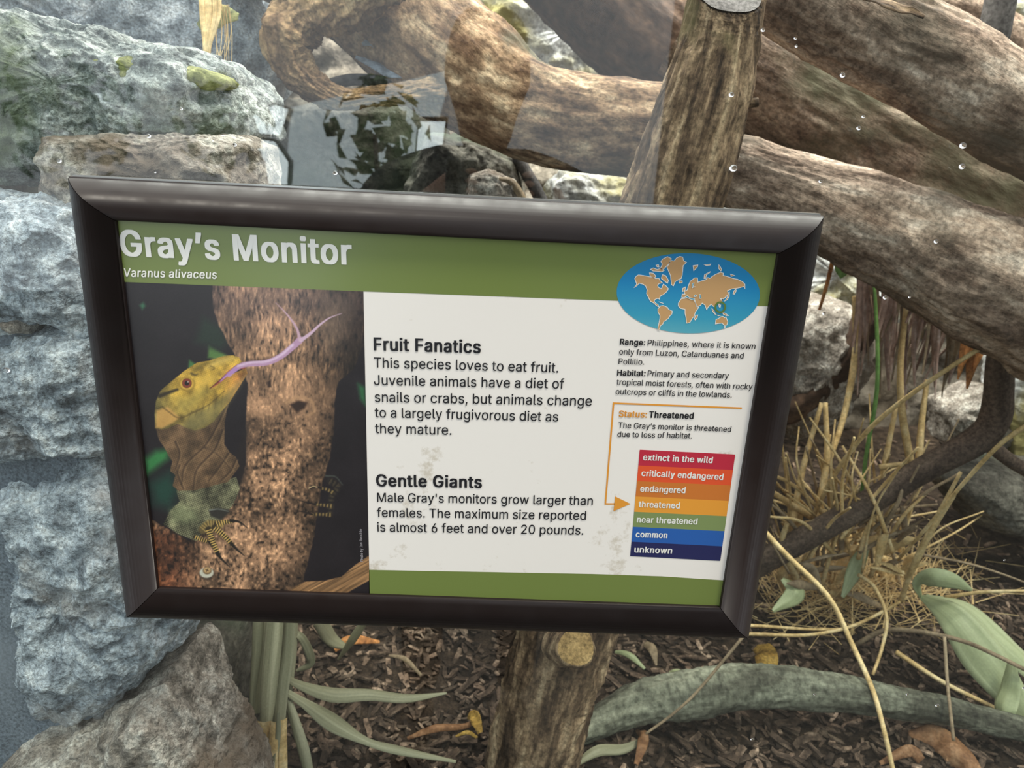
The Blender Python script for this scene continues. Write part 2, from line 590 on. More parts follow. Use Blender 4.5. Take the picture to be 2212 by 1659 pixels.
def log(name, pts, mat, parent=None, seed=0, low=0.12, amp=0.05, ridge=0.04, nth=120, ns=260, rfreq=5, squash=1.0, slant=None, metric=False, groove=0):
    """tapering limb: pts = (px, py, y, radius_px); relief in fractions of the radius"""
    C0 = np.array([at(p[0], p[1], p[2]) for p in pts])
    R0 = np.array([p[3] * (1.0 if metric else mpp(c)) for p, c in zip(pts, C0)])
    CR = spline(np.hstack([C0, R0[:, None]]), ns)
    C, R = CR[:, :3], CR[:, 3]
    T, N, B = frames(C)
    s = np.concatenate([[0], np.cumsum(np.linalg.norm(np.diff(C, axis=0), axis=1))])
    th = np.linspace(0, 2 * np.pi, nth, endpoint=False)
    ct, st = np.cos(th), np.sin(th)
    rm = R.mean()
    bc = np.stack([np.repeat((ct * rm)[None], ns, 0), np.repeat((st * rm)[None], ns, 0), np.repeat(s[:, None], nth, 1)], -1)
    q = bc / rm
    d = low * fbm(q * np.array([0.8, 0.8, 0.5]) + seed * 3.1, 3)
    d = d + amp * fbm(q * np.array([3, 3, 1.2]) + seed * 5.3, 4)
    tw = q.copy()
    tw[..., 0] += 0.25 * vnoise(q * 1.3 + 5)
    tw[..., 1] += 0.25 * vnoise(q * 1.3 + 9)
    d = d + ridge * fbm(tw * np.array([rfreq, rfreq, rfreq * 0.22]) + seed, 4, True)
    if groove:
        d = d + groove * np.abs(vnoise(tw * np.array([rfreq * 1.3, rfreq * 1.3, rfreq * 0.15]) + seed * 2.2))
    rad = R[:, None] * (1 + d)
    V = C[:, None, :] + rad[..., None] * (ct[None, :, None] * N[:, None, :] + st[None, :, None] * B[:, None, :] * squash)
    if slant is not None:
        # last rings cut at an angle
        sl = np.array(slant)
        w = np.clip((np.arange(ns) - (ns - 90)) / 89.0, 0, 1)
        off = (V - C[:, None, :]) @ sl
        V = V + (w[:, None] * off)[..., None] * T[:, None, :]
    V = V.reshape(-1, 3)
    bc = bc.reshape(-1, 3) + seed * 1.37
    Fs = gridfaces(ns, nth, True).tolist()
    V = np.vstack([V, V[:nth].mean(0), V[-nth:].mean(0)])
    bc = np.vstack([bc, bc[:nth].mean(0), bc[-nth:].mean(0)])
    i0 = len(V) - 2
    for j in range(nth):
        j2 = (j + 1) % nth
        Fs.append((i0, j, j2))
        Fs.append((i0 + 1, (ns - 1) * nth + j2, (ns - 1) * nth + j))
    Fs = [tuple(reversed(f)) for f in Fs]
    o = build(name, V, Fs, mat, None, co=bc)
    if parent:
        adopt(o, parent)
    o['_end'] = 0
    del o['_end']
    return o, C, R, T


def tube(name, P, R, mat, parent=None, sides=7, ns=26, wob=0.0, kind=None):
    """P world points, R radii in metres"""
    P = np.asarray(P, float)
    R = np.asarray(R, float)
    CR = spline(np.hstack([P, R[:, None]]), ns)
    C, r = CR[:, :3], np.maximum(CR[:, 3], 1e-4)
    T, N, B = frames(C)
    th = np.linspace(0, 2 * np.pi, sides, endpoint=False)
    V = C[:, None] + r[:, None, None] * (np.cos(th)[None, :, None] * N[:, None] + np.sin(th)[None, :, None] * B[:, None])
    V = V.reshape(-1, 3)
    Fs = [tuple(reversed(f)) for f in gridfaces(ns, sides, True).tolist()]
    Fs.append(tuple(range(sides)))
    Fs.append(tuple(reversed(range((ns - 1) * sides, ns * sides))))
    s = np.repeat(np.linspace(0, 1, ns), sides)
    bc = np.stack([V[:, 0], V[:, 1], s], 1)
    o = build(name, V, Fs, mat, None, co=bc, kind=kind)
    if parent:
        adopt(o, parent)
    return o


def leaf(name, P, Wd, mat, parent=None, twist=0.0, fold=0.25, ns=22, nc=7, wav=0.0, seed=0, rib=True):
    """strap or blade leaf along world points P with half widths Wd (m); folded along its midrib, thin but solid"""
    P = np.asarray(P, float)
    CR = spline(np.hstack([P, np.asarray(Wd, float)[:, None]]), ns)
    C, w = CR[:, :3], np.maximum(CR[:, 3], 2e-4)
    T = np.gradient(C, axis=0)
    T /= np.linalg.norm(T, axis=1)[:, None]
    vd = C - CAM
    vd /= np.linalg.norm(vd, axis=1)[:, None]
    # the blade's flat faces mostly outwards to the light
    S_ = np.cross(T, vd * 0.8 + np.array([0, 0.1, -0.3]))
    S_ /= np.linalg.norm(S_, axis=1)[:, None]
    N = np.cross(S_, T)
    tw = np.asarray(twist if np.ndim(twist) else [twist, twist], float)
    a = np.interp(np.linspace(0, 1, ns), np.linspace(0, 1, len(tw)), tw)
    ca, sa = np.cos(a)[:, None], np.sin(a)[:, None]
    S2 = S_ * ca + N * sa
    N2 = N * ca - S_ * sa
    u = np.linspace(-1, 1, nc)
    V = C[:, None] + w[:, None, None] * (u[None, :, None] * S2[:, None] + fold * (np.abs(u) ** 1.2)[None, :, None] * N2[:, None])
    if wav:
        q = np.stack([np.repeat(np.linspace(0, 6, ns)[:, None], nc, 1), np.repeat(u[None], ns, 0), np.full((ns, nc), seed * 3.3)], -1)
        V = V + (wav * w[:, None] * vnoise(q))[..., None] * N2[:, None]
    V = V.reshape(-1, 3)
    th = np.repeat(N2, nc, 0) * 0.00035
    top, bot = V + th, V - th
    n = len(V)
    g = gridfaces(ns, nc)
    Fs = [tuple(f) for f in g.tolist()] + [tuple(reversed([i + n for i in f])) for f in g.tolist()]
    for i in range(ns - 1):
        a_, b_ = i * nc, (i + 1) * nc
        Fs.append((a_, b_, b_ + n, a_ + n))
        a_, b_ = i * nc + nc - 1, (i + 1) * nc + nc - 1
        Fs.append((b_, a_, a_ + n, b_ + n))
    sl = np.concatenate([[0], np.cumsum(np.linalg.norm(np.diff(C, axis=0), axis=1))])
    bc = np.stack([np.repeat(u[None] * w.max() * 1.2, ns, 0), np.full((ns, nc), seed * .37 + P[0][0]), np.repeat(sl[:, None], nc, 1)], -1).reshape(-1, 3)
    o = build(name, np.vstack([top, bot]), Fs, mat, None, co=np.vstack([bc, bc]))
    if parent:
        adopt(o, parent)
    return o


def box(name, lo, hi, mat, parent=None, kind=None, bev=0.0):
    x0, y0, z0 = lo
    x1, y1, z1 = hi
    V = [(x0, y0, z0), (x1, y0, z0), (x1, y1, z0), (x0, y1, z0), (x0, y0, z1), (x1, y0, z1), (x1, y1, z1), (x0, y1, z1)]
    Fs = [(3, 2, 1, 0), (4, 5, 6, 7), (0, 1, 5, 4), (1, 2, 6, 5), (2, 3, 7, 6), (3, 0, 4, 7)]
    o = build(name, V, Fs, mat, None, smooth=False, kind=kind)
    if bev:
        md = o.modifiers.new('bevel', 'BEVEL')
        md.width = bev
        md.segments = 3
    if parent:
        adopt(o, parent)
    return o


def sheet(name, x0, x1, z0, z1, y, n, amp, freq, mat, seed=0, kind=None, big=0):
    """rocky vertical wall with relief"""
    X, Z = np.meshgrid(np.linspace(x0, x1, n), np.linspace(z0, z1, int(n * (z1 - z0) / (x1 - x0))))
    P = np.stack([X, np.zeros_like(X), Z], -1)
    Y = y + amp * fbm(P * freq + seed, 6) * 1.6 + amp * 0.3 * fbm(P * freq * 5 + seed, 3, True)
    V = np.stack([X, Y, Z], -1).reshape(-1, 3)
    return build(name, V, gridfaces(X.shape[0], X.shape[1]), mat, kind=kind)


# ------------------------------------------------------------------ the setting
GZ = -0.60


def gh(x, y):
    P = np.stack([np.asarray(x, float) * 4, np.asarray(y, float) * 4, np.zeros_like(np.asarray(x, float))], -1)
    return GZ + 0.022 * fbm(P, 3) + 0.05 * np.clip(np.asarray(y, float) - 0.6, 0, 2)


nx, ny = 260, 170
X, Y = np.meshgrid(np.linspace(-1.9, 2.4, nx), np.linspace(0.03, 1.9, ny))
Z = gh(X, Y) + 0.004 * fbm(np.stack([X * 40, Y * 40, X * 0], -1), 3)
floor = build('floor', np.stack([X, Y, Z], -1).reshape(-1, 3), gridfaces(ny, nx), M['soil'], kind='structure')

back = sheet('wall_back', -1.9, 2.4, -0.75, 1.2, 1.62, 300, 0.09, 2.6, M['back_rock'], seed=4, kind='structure')
# side walls of the enclosure
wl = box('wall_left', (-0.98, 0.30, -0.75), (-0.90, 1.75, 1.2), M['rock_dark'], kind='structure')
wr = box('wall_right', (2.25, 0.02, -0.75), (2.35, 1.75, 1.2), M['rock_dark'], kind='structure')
# painted wall beside the rockwork
box('wall_front', (-0.95, 0.10, -1.16), (-0.33, 0.34, 0.04), M['painted'], kind='structure', bev=0.01)
# visitor side
vf = box('floor_walkway', (-4.5, -6.2, -1.22), (4.5, -0.02, -1.16), plain('grey concrete paving', L(84, 82, 78), 0.8), kind='structure')
low = box('trim_1', (-1.3, -0.03, -1.16), (2.4, 0.022, -0.62), plain('dark painted wood sill', L(70, 66, 62), 0.6), kind='structure')
M['hall'] = organic('grey green plaster', [(0.3, L(150, 162, 158)), (0.7, L(182, 192, 186))], 0.8, bump=0.1)

# glass: one pane
g = box('window_1', (-0.95, 0.0125, -0.62), (2.2, 0.0185, 1.2), M['glass'], kind='structure')


# ------------------------------------------------------------------ the framed sign on the glass
W, Hh, BW = 0.5, 0.5 / 1.489, 0.0268
hw, hh = W / 2, Hh / 2
sign = empty('information_sign', (0, 0.011, -hh))
tag(sign, 'black framed information sign about a monitor lizard mounted on the glass', 'sign')


def rail(side):
    # cross-section: d = distance in from the outer edge, y = depth
    prof = [(0, 0.0115), (0, 0.0008), (0.0006, 0.0)]
    for k in range(13):
        a = k / 12.0
        prof.append((0.0008 + a * (BW - 0.0018), -0.0098 * math.sin(math.pi * (0.04 + 0.93 * a) ** 0.9) + 0.0002))
    prof += [(BW - 0.0004, 0.0008), (BW, 0.0018), (BW, 0.0046), (BW - 0.004, 0.0075), (BW - 0.004, 0.0115)]
    V = []
    g_ = 0.00035
    for end in (-1, 1):
        for d, y in prof:
            if side in ('top', 'bottom'):
                z = (hh - d) * (1 if side == 'top' else -1)
                V.append((end * (hw - d - g_), y, z))
            else:
                x = (hw - d) * (1 if side == 'right' else -1)
                V.append((x, y, end * (hh - d - g_)))
    n_ = len(prof)
    Fs = []
    for k in range(n_):
        k2 = (k + 1) % n_
        Fs.append((k, k2, n_ + k2, n_ + k))
    Fs.append(tuple(range(n_)))
    Fs.append(tuple(reversed(range(n_, 2 * n_))))
    flip = side in ('top', 'right')
    if flip:
        Fs = [tuple(reversed(f)) for f in Fs]
    o = build('frame_rail', V, Fs, M['frame'], None, smooth=False)
    o.data.polygons.foreach_set('use_smooth', [len(p.vertices) == 4 and 2 < i < 16 for i, p in enumerate(o.data.polygons)])
    adopt(o, sign)
    return o


for s_ in ('top', 'bottom', 'left', 'right'):
    rail(s_)
lip = box('edge_strip', (-hw + 0.001, 0.004, hh - 0.0005), (hw - 0.001, 0.0118, hh + 0.0011), M['lip'], sign)
adopt(build('mitre_edge', [(-hw - .0002, 0.0005, hh + .0003), (-hw + 0.0006, -0.0002, hh - .0001), (-hw + 0.0105, -0.0086, hh - 0.0100), (-hw + 0.0098, -0.0086, hh - 0.0106)],
            [(0, 1, 2, 3)], M['lip'], None, smooth=False), sign)
box('backing_board', (-hw + 0.006, 0.0062, -hh + 0.006), (hw - 0.006, 0.0110, hh - 0.006), M['black_gap'], sign)

YP = 0.0042
LAY = 0.00014
poster = build('poster', [(-hw + 0.02, YP, -hh + 0.02), (hw - 0.02, YP, -hh + 0.02), (hw - 0.02, YP, hh - 0.02), (-hw + 0.02, YP, hh - 0.02),
                          (-hw + 0.02, YP + .0015, -hh + 0.02), (hw - 0.02, YP + .0015, -hh + 0.02), (hw - 0.02, YP + .0015, hh - 0.02), (-hw + 0.02, YP + .0015, hh - 0.02)],
               [(0, 1, 2, 3), (7, 6, 5, 4), (0, 4, 5, 1), (1, 5, 6, 2), (2, 6, 7, 3), (3, 7, 4, 0)], M['white'], None, smooth=False)
adopt(poster, sign)


def sub(o):
    o.parent = poster
    o.matrix_parent_inverse = (Matrix.Translation(-sign.location) ).inverted() @ Matrix.Translation(-sign.location)
    return o


def pp(px, py, lay=1):
    return at(px, py, YP - LAY * lay)


def flat(name, poly, mat, lay=1):
    import bmesh
    bm = bmesh.new()
    vs = [bm.verts.new(pp(x, y, lay)) for x, y in poly]
    f = bm.faces.new(vs)
    bm.normal_update()
    if f.normal.y > 0:
        f.normal_flip()
    bmesh.ops.triangulate(bm, faces=[f])
    me = bpy.data.meshes.new(name)
    bm.to_mesh(me)
    bm.free()
    me.materials.append(mat)
    o = bpy.data.objects.new(name, me)
    COL.objects.link(o)
    return sub(o)


def stroke(name, polys, wpx, mat, lay, closed=True):
    """mitred band along each outline"""
    V, Fs = [], []
    for poly in polys:
        P = np.array([pp(x, y, lay) for x, y in poly])
        h = wpx * mpp(P[0]) / 2
        k = len(P)
        b0 = len(V)
        for i in range(k):
            a = P[(i - 1) % k] if (closed or i > 0) else P[i]
            c = P[(i + 1) % k] if (closed or i < k - 1) else P[i]
            d1, d2 = P[i] - a, c - P[i]
            l1, l2 = np.linalg.norm(d1), np.linalg.norm(d2)
            d1 = d1 / l1 if l1 > 1e-9 else d2 / l2
            d2 = d2 / l2 if l2 > 1e-9 else d1
            n1 = np.array([-d1[2], 0, d1[0]])
            n2 = np.array([-d2[2], 0, d2[0]])
            mm = n1 + n2
            q = max((mm @ mm) / 2, 0.35)
            mm = mm / q
            V += [P[i] - mm * h, P[i] + mm * h]
        for i in range(k if closed else k - 1):
            a0, a1 = b0 + 2 * i, b0 + 2 * ((i + 1) % k)
            Fs.append((a0, a1, a1 + 1, a0 + 1))
    return sub(build(name, V, Fs, mat, None, smooth=False))


def C2(pts):
    return [(1280 + x / 4.8786, 540 + y / 4.8786) for x, y in pts]


def C3(pts):
    return [(1280 + x / 4.1476, 860 + y / 4.1476) for x, y in pts]


flat('green_band', [(230, 455), (1715, 530), (1700, 664), (1662, 661.5), (1200, 645), (785, 629.5), (262, 609), (240, 609)], M['green'], 1)
flat('green_band', [(797, 1231), (1280, 1240), (1430, 1245), (1568, 1254), (1590, 1256), (1585, 1335), (797, 1310)], M['green'], 1)

# world map
ce = [(1333.3, 630), (1487, 548.8), (1642.8, 636.5), (1485, 721.8)]
Pl, Pt, Pr, Pb = (pp(*c, 2) for c in ce)
cc = (Pl + Pr + Pt + Pb) / 4
ex, ez = (Pr - Pl) / 2, (Pt - Pb) / 2
Vv = [cc + ex * math.cos(a) + ez * math.sin(a) for a in np.linspace(0, 2 * math.pi, 96, endpoint=False)]
sub(build('map_oval', Vv, [tuple(range(96))], M['map_sea'], None, smooth=False))

lands = [
    [(445, 300), (462, 275), (485, 262), (530, 268), (600, 282), (625, 290), (660, 300), (700, 300), (712, 325), (735, 345), (700, 355), (685, 370), (695, 395), (725, 410), (735, 385), (745, 360), (775, 380), (800, 410), (780, 440), (770, 450), (745, 470), (720, 480), (710, 495), (706, 520), (694, 510), (670, 515), (655, 525), (650, 540), (665, 560), (690, 575), (700, 600), (680, 590), (640, 555), (610, 540), (590, 500), (570, 460), (575, 420), (560, 380), (530, 360), (490, 350), (470, 375), (435, 400), (465, 360), (455, 330)],
    [(785, 180), (805, 150), (820, 110), (860, 115), (885, 85), (920, 68), (950, 75), (960, 115), (990, 130), (955, 165), (950, 215), (945, 265), (935, 300), (900, 315), (870, 335), (852, 378), (832, 365), (828, 325), (822, 270), (800, 220)],
    [(740, 95), (790, 70), (830, 90), (820, 120), (800, 150), (770, 180), (745, 205), (715, 195), (735, 150), (720, 120)],
    [(610, 205), (640, 190), (680, 205), (720, 195), (755, 215), (730, 230), (690, 225), (640, 222)],
    [(735, 260), (770, 270), (800, 320), (790, 350), (760, 330), (740, 312), (725, 300)],
    [(600, 240), (640, 245), (668, 275), (650, 298), (610, 280)],
    [(670, 160), (695, 155), (700, 180), (680, 178)],
    [(910, 325), (945, 325), (945, 345), (915, 350)],
    [(690, 620), (715, 590), (745, 585), (790, 605), (800, 625), (840, 645), (835, 675), (810, 700), (800, 720), (775, 740), (750, 755), (740, 780), (715, 800), (705, 830), (715, 848), (690, 840), (690, 810), (700, 770), (710, 720), (710, 690), (690, 655)],
    [(940, 500), (945, 465), (975, 465), (965, 440), (1000, 420), (1010, 375), (1030, 330), (1075, 295), (1105, 295), (1110, 340), (1150, 325), (1190, 315), (1215, 290), (1235, 300), (1260, 280), (1300, 255), (1350, 235), (1380, 245), (1375, 268), (1420, 280), (1480, 300), (1530, 310), (1580, 335), (1605, 360), (1608, 410), (1595, 385), (1560, 395), (1515, 405), (1470, 410), (1420, 430), (1435, 460), (1400, 500), (1370, 520), (1365, 545), (1330, 565), (1300, 570), (1285, 600), (1270, 590), (1250, 570), (1215, 605), (1203, 630), (1185, 580), (1155, 560), (1140, 580), (1105, 600), (1085, 555), (1075, 520), (1040, 520), (990, 490), (975, 500)],
    [(905, 560), (935, 515), (1000, 505), (1070, 530), (1085, 560), (1100, 600), (1120, 605), (1085, 650), (1070, 700), (1050, 720), (1025, 765), (990, 770), (985, 710), (975, 670), (975, 625), (925, 615), (905, 590)],
    [(1085, 690), (1110, 685), (1100, 720), (1080, 738), (1074, 722)],
    [(950, 405), (978, 390), (975, 425), (948, 438)],
    [(1175, 300), (1180, 260), (1240, 228), (1235, 238), (1200, 262), (1192, 300)],
    [(1060, 165), (1110, 158), (1105, 178), (1085, 200), (1066, 218)],
    [(1165, 150), (1200, 156), (1245, 148), (1238, 160), (1200, 166)],
    [(1330, 155), (1345, 175), (1362, 210), (1352, 222), (1330, 195)],
    [(1455, 255), (1500, 268), (1462, 277)],
    [(1442, 445), (1440, 490), (1420, 525), (1388, 542), (1420, 500), (1428, 460)],
    [(1510, 415), (1515, 430), (1495, 465), (1480, 462), (1492, 430)],
    [(1350, 515), (1372, 515), (1365, 540)],
    [(1255, 612), (1280, 640), (1300, 682), (1285, 672), (1265, 645)],
    [(1300, 682), (1355, 688), (1330, 694)],
    [(1365, 655), (1400, 668), (1436, 692), (1412, 692), (1380, 678)],
    [(1295, 780), (1300, 735), (1340, 715), (1350, 705), (1375, 700), (1388, 715), (1405, 705), (1425, 755), (1415, 790), (1390, 795), (1365, 770), (1320, 775)],
    [(1385, 805), (1402, 805), (1394, 824)],
    [(695, 542), (740, 560), (752, 568), (710, 552)],
    [(1330, 575), (1350, 580), (1345, 605), (1335, 600)],
]
for Pn in lands:
    flat('continent', C2(Pn), M['land'], 3)
stroke('coastline', [C2(p) for p in lands], 1.3, M['white_ink'], 4)
seas = [[(972, 490), (1000, 480), (1020, 500), (1045, 508), (1078, 512), (1075, 528), (1040, 522), (1000, 505)],
        [(1065, 488), (1085, 470), (1102, 485), (1072, 495)], [(1126, 468), (1140, 470), (1145, 510), (1130, 512)],
        [(1050, 355), (1070, 345), (1060, 385), (1085, 385), (1050, 400)]]
for Pn in seas:
    flat('inland_sea', C2(Pn), M['sea'], 5)
stroke('coastline', [C2(p) for p in seas], 0.9, M['white_ink'], 6)
rc = C2([(1346, 603)])[0]
stroke('range_ring', [[(rc[0] + 10.6 * math.cos(a), rc[1] + 10.6 * math.sin(a)) for a in np.linspace(0, 2 * math.pi, 48, endpoint=False)]], 3.9, M['ring'], 7)

# status arrow and scale
stroke('status_line', [C3([(1338, 90), (188, 45), (115, 948), (200, 948)])], 3.6, M['orange'], 2, closed=False)
flat('arrow_head', C3([(202, 880), (340, 948), (188, 1012)]), M['orange'], 2)
lys = [462, 603, 743, 881, 1018, 1153, 1286, 1416]
rys = [505, 645, 783, 921, 1058, 1192, 1328, 1458]
lx = lambda y: 423 + (y - 462) * (337 - 423) / (1416 - 462)
rx = lambda y: 1278 + (y - 505) * (1145 - 1278) / (1458 - 505)
for k, mk in enumerate(['box_red', 'box_vermilion', 'box_brown', 'box_orange', 'box_green', 'box_blue', 'box_navy']):
    flat('status_box', C3([(lx(lys[k]), lys[k]), (rx(rys[k]), rys[k]), (rx(rys[k + 1]), rys[k + 1]), (lx(lys[k + 1]), lys[k + 1])]), M[mk], 2)


# lettering; Blender's own bundled sans where present, else its built-in face
FONT = None
try:
    import os
    FONT = bpy.data.fonts.load(os.path.join(bpy.utils.system_resource('DATAFILES'), 'fonts', 'Inter.woff2'))
except Exception:
    FONT = None
TERR = []


def text_mesh(body, bold, shear):
    """outline letters as a mesh; contours that overlap inside a glyph are filled one by one so that they leave no gaps"""
    cu = bpy.data.curves.new('txt', 'FONT')
    if FONT:
        cu.font = FONT
    cu.body = body
    cu.size = 1
    cu.shear = shear
    cu.space_character = 1.0 + bold * 3.0
    o = bpy.data.objects.new('txt', cu)
    COL.objects.link(o)
    dg = bpy.context.evaluated_depsgraph_get()
    ev = o.evaluated_get(dg)
    src = ev.to_curve(dg)
    cont = []
    for sp in src.splines:
        pts = [(p.handle_left.copy(), p.co.copy(), p.handle_right.copy()) for p in sp.bezier_points]
        if len(pts) < 2:
            continue
        poly = []
        for k in range(len(pts)):
            a, b0, b1, c = pts[k][1], pts[k][2], pts[(k + 1) % len(pts)][0], pts[(k + 1) % len(pts)][1]
            st_ = abs((b0 - a).cross(c - a).z) + abs((b1 - a).cross(c - a).z) < 1e-6
            for t in ((0,) if st_ else (0, .25, .5, .75)):
                q = a * (1 - t) ** 3 + b0 * 3 * t * (1 - t) ** 2 + b1 * 3 * t * t * (1 - t) + c * t ** 3
                poly.append((q.x, q.y))
        ar = sum(poly[k][0] * poly[(k + 1) % len(poly)][1] - poly[(k + 1) % len(poly)][0] * poly[k][1] for k in range(len(poly))) / 2
        xs_, ys_ = [p[0] for p in poly], [p[1] for p in poly]
        cont.append(dict(pts=pts, poly=poly, ar=ar, bb=(min(xs_), min(ys_), max(xs_), max(ys_))))
    ev.to_curve_clear()
    def inside(p, poly):
        r = False
        for k in range(len(poly)):
            (ax, ay), (bx, by) = poly[k], poly[(k + 1) % len(poly)]
            if (ay > p[1]) != (by > p[1]) and p[0] < (bx - ax) * (p[1] - ay) / (by - ay) + ax:
                r = not r
        return r
    outer = []
    for c in cont:
        c['h'] = []
    for c in cont:
        host = None
        for d in cont:
            if d is not c and d['bb'][0] <= c['bb'][0] and c['bb'][2] <= d['bb'][2] and d['bb'][1] <= c['bb'][1] and c['bb'][3] <= d['bb'][3] \
                    and c['ar'] * d['ar'] < 0 and all(inside(p, d['poly']) for p in c['poly']):
                host = d
        if host is not None:
            host['h'].append(c)
        else:
            outer.append(c)
    layers = []
    for c in outer:
        for ly in layers:
            if all(c['bb'][2] < d['bb'][0] - .001 or c['bb'][0] > d['bb'][2] + .001 or c['bb'][3] < d['bb'][1] or c['bb'][1] > d['bb'][3] for d in ly):
                ly.append(c)
                break
        else:
            layers.append([c])
    V, Fs = [], []
    for li, ly in enumerate(layers):
        for c in ly:
            loops = [[Vector((p[0] * 100, p[1] * 100, 0)) for p in q['poly']] for q in [c] + c['h']]
            b0 = len(V)
            V += [(p.x / 100, p.y / 100, float(li)) for lp in loops for p in lp]
            want = abs(c['ar']) - sum(abs(h['ar']) for h in c['h'])
            best = None
            for an_ in (0.31, 0.0, 0.83, 1.27, 1.9, 2.4, 2.9, 0.11, 0.57, 1.05):
                cr, sr = math.cos(an_), math.sin(an_)
                tris = tessellate_polygon([[Vector((p.x * cr - p.y * sr, p.x * sr + p.y * cr, 0)) for p in lp] for lp in loops])
                got = 0
                for t in tris:
                    a, b, d = (V[b0 + k] for k in t)
                    got += abs((b[0] - a[0]) * (d[1] - a[1]) - (b[1] - a[1]) * (d[0] - a[0])) / 2
                err = abs(got - want) / want
                if best is None or err < best[0]:
                    best = (err, tris)
                if err < 1e-3:
                    break
            TERR.append((best[0], body))
            for t in best[1]:
                a, b, d = (V[b0 + k] for k in t)
                if (b[0] - a[0]) * (d[1] - a[1]) - (b[1] - a[1]) * (d[0] - a[0]) < 0:
                    t = (t[0], t[2], t[1])
                Fs.append(tuple(b0 + k for k in t))
    bpy.data.objects.remove(o)
    bpy.data.curves.remove(cu)
    me = bpy.data.meshes.new('txt')
    me.from_pydata(V, [], Fs)
    me.update()
    return me


_h = text_mesh('H', 0, 0)
CAPH = max(v.co.y for v in _h.vertices) - min(v.co.y for v in _h.vertices)


def text(body, x0, y0, x1, y1, cap, mat, bold=0.0, shear=0.0, lay=3):
    me = text_mesh(body, bold, shear)
    A, B_ = pp(x0, y0, lay), pp(x1, y1, lay)
    n_ = len(me.vertices)
    c = np.zeros(n_ * 3)
    me.vertices.foreach_get('co', c)
    c = c.reshape(-1, 3)
    mn, mx = c[:, 0].min(), c[:, 0].max()
    ux = B_ - A
    ln = np.linalg.norm(ux)
    ux = ux / ln
    uz = np.array([-ux[2], 0, ux[0]])
    # cap height in metres, measured upwards in the sheet
    mid = (x0 + x1) / 2, (y0 + y1) / 2
    dx, dy = (x1 - x0), (y1 - y0)
    q = math.hypot(dx, dy)
    capm = np.linalg.norm(pp(mid[0] + dy / q * cap, mid[1] - dx / q * cap, lay) - pp(mid[0], mid[1], lay))
    sx = ln / (mx - mn)
    sy = capm / CAPH
    V0 = A[None] + ((c[:, 0] - mn) * sx)[:, None] * ux[None] + (c[:, 1] * sy)[:, None] * uz[None]
    V0[:, 1] -= c[:, 2] * 1.3e-5
    # heavier faces are struck several times, a hair's breadth apart
    em = sy
    ks = [(0, 0)]
    if bold > 0:
        ks = [(a, b2) for a in np.linspace(-1, 1, 3) for b2 in (-.4, .4)] if bold > 0.012 else [(-1, -.5), (1, .5), (-1, .5), (1, -.5)]
    polys = [tuple(p.vertices) for p in me.polygons]
    VV, FF = [], []
    for q_, (ka, kb) in enumerate(ks):
        VV.append(V0 + ux * (ka * bold * em) + uz * (kb * bold * em) + np.array([0, -q_ * 4e-5, 0]))
        FF += [tuple(i + q_ * n_ for i in f) for f in polys]
    bpy.data.meshes.remove(me)
    me = bpy.data.meshes.new('lettering')
    me.from_pydata([tuple(v) for v in np.vstack(VV)], [], FF)
    me.update()
    me.materials.append(mat)
    me.name = 'lettering'
    o = bpy.data.objects.new('lettering', me)
    COL.objects.link(o)
    return sub(o)


BK, WH = M['ink'], M['white_ink']
RG, BD = 0.004, 0.024
text('Gray\u2019s Monitor', 265, 552, 758, 571, 54, WH, 0.026)
text('Varanus alivaceus', 270.4, 597.4, 469, 602, 17.6, WH, 0.018, 0.2)
text('Fruit Fanatics', 808.8, 756.2, 1037, 762.4, 27, BK, BD)
text('This species loves to eat fruit.', 808, 793.5, 1205.4, 804.8, 21.5, BK, RG)
text('Juvenile animals have a diet of', 808, 831.4, 1218, 839.5, 21.5, BK, RG)
text('snails or crabs, but animals change', 809.8, 868, 1277.8, 876.5, 21.5, BK, RG)
text('to a largely frugivorous diet as', 809.8, 901, 1205.4, 910.4, 21, BK, RG)
text('they mature.', 810.4, 935.5, 975, 939.2, 21, BK, RG)
text('Gentle Giants', 813.9, 1049.9, 1039.6, 1053.7, 25, BK, BD)
text("Male Gray's monitors grow larger than", 815, 1083.8, 1280, 1091, 19.5, BK, RG)
text('females. The maximum size reported', 814.5, 1116.4, 1265.3, 1123, 19.5, BK, RG)
text('is almost 6 feet and over 20 pounds.', 815.4, 1148, 1259.6, 1155, 19.5, BK, RG)
text('Range:', 1339.4, 744.2, 1392.7, 746.0, 12.5, BK, BD)
text('Philippines, where it is known', 1398.9, 746.4, 1631, 753.8, 12.5, BK, RG)
text('only from Luzon, Catanduanes and', 1337.4, 765.5, 1605.5, 774.3, 12.5, BK, RG)
text('Pollilio.', 1336, 786.6, 1391.3, 787.6, 12.5, BK, RG)
text('Habitat:', 1333.3, 811, 1393.4, 812.5, 12.5, BK, BD)
text('Primary and secondary', 1398.9, 812.6, 1573.5, 817.7, 12.5, BK, RG)
text('tropical moist forests, often with rocky', 1331.7, 831, 1624.4, 841.3, 12.5, BK, RG)
text('outcrops or cliffs in the lowlands.', 1329.8, 851.6, 1580.3, 859, 12.5, BK, RG)
text('Status:', 1337, 900.3, 1396.5, 901.9, 13.5, M['orange'], BD)
text('Threatened', 1402.2, 902.2, 1497, 904.6, 13.5, BK, BD)
text('The Gray\u2019s monitor is threatened', 1335.5, 923.9, 1578.5, 932.8, 12, BK, RG)
text('due to loss of habitat.', 1333.5, 943.7, 1494, 947.2, 12, BK, RG)
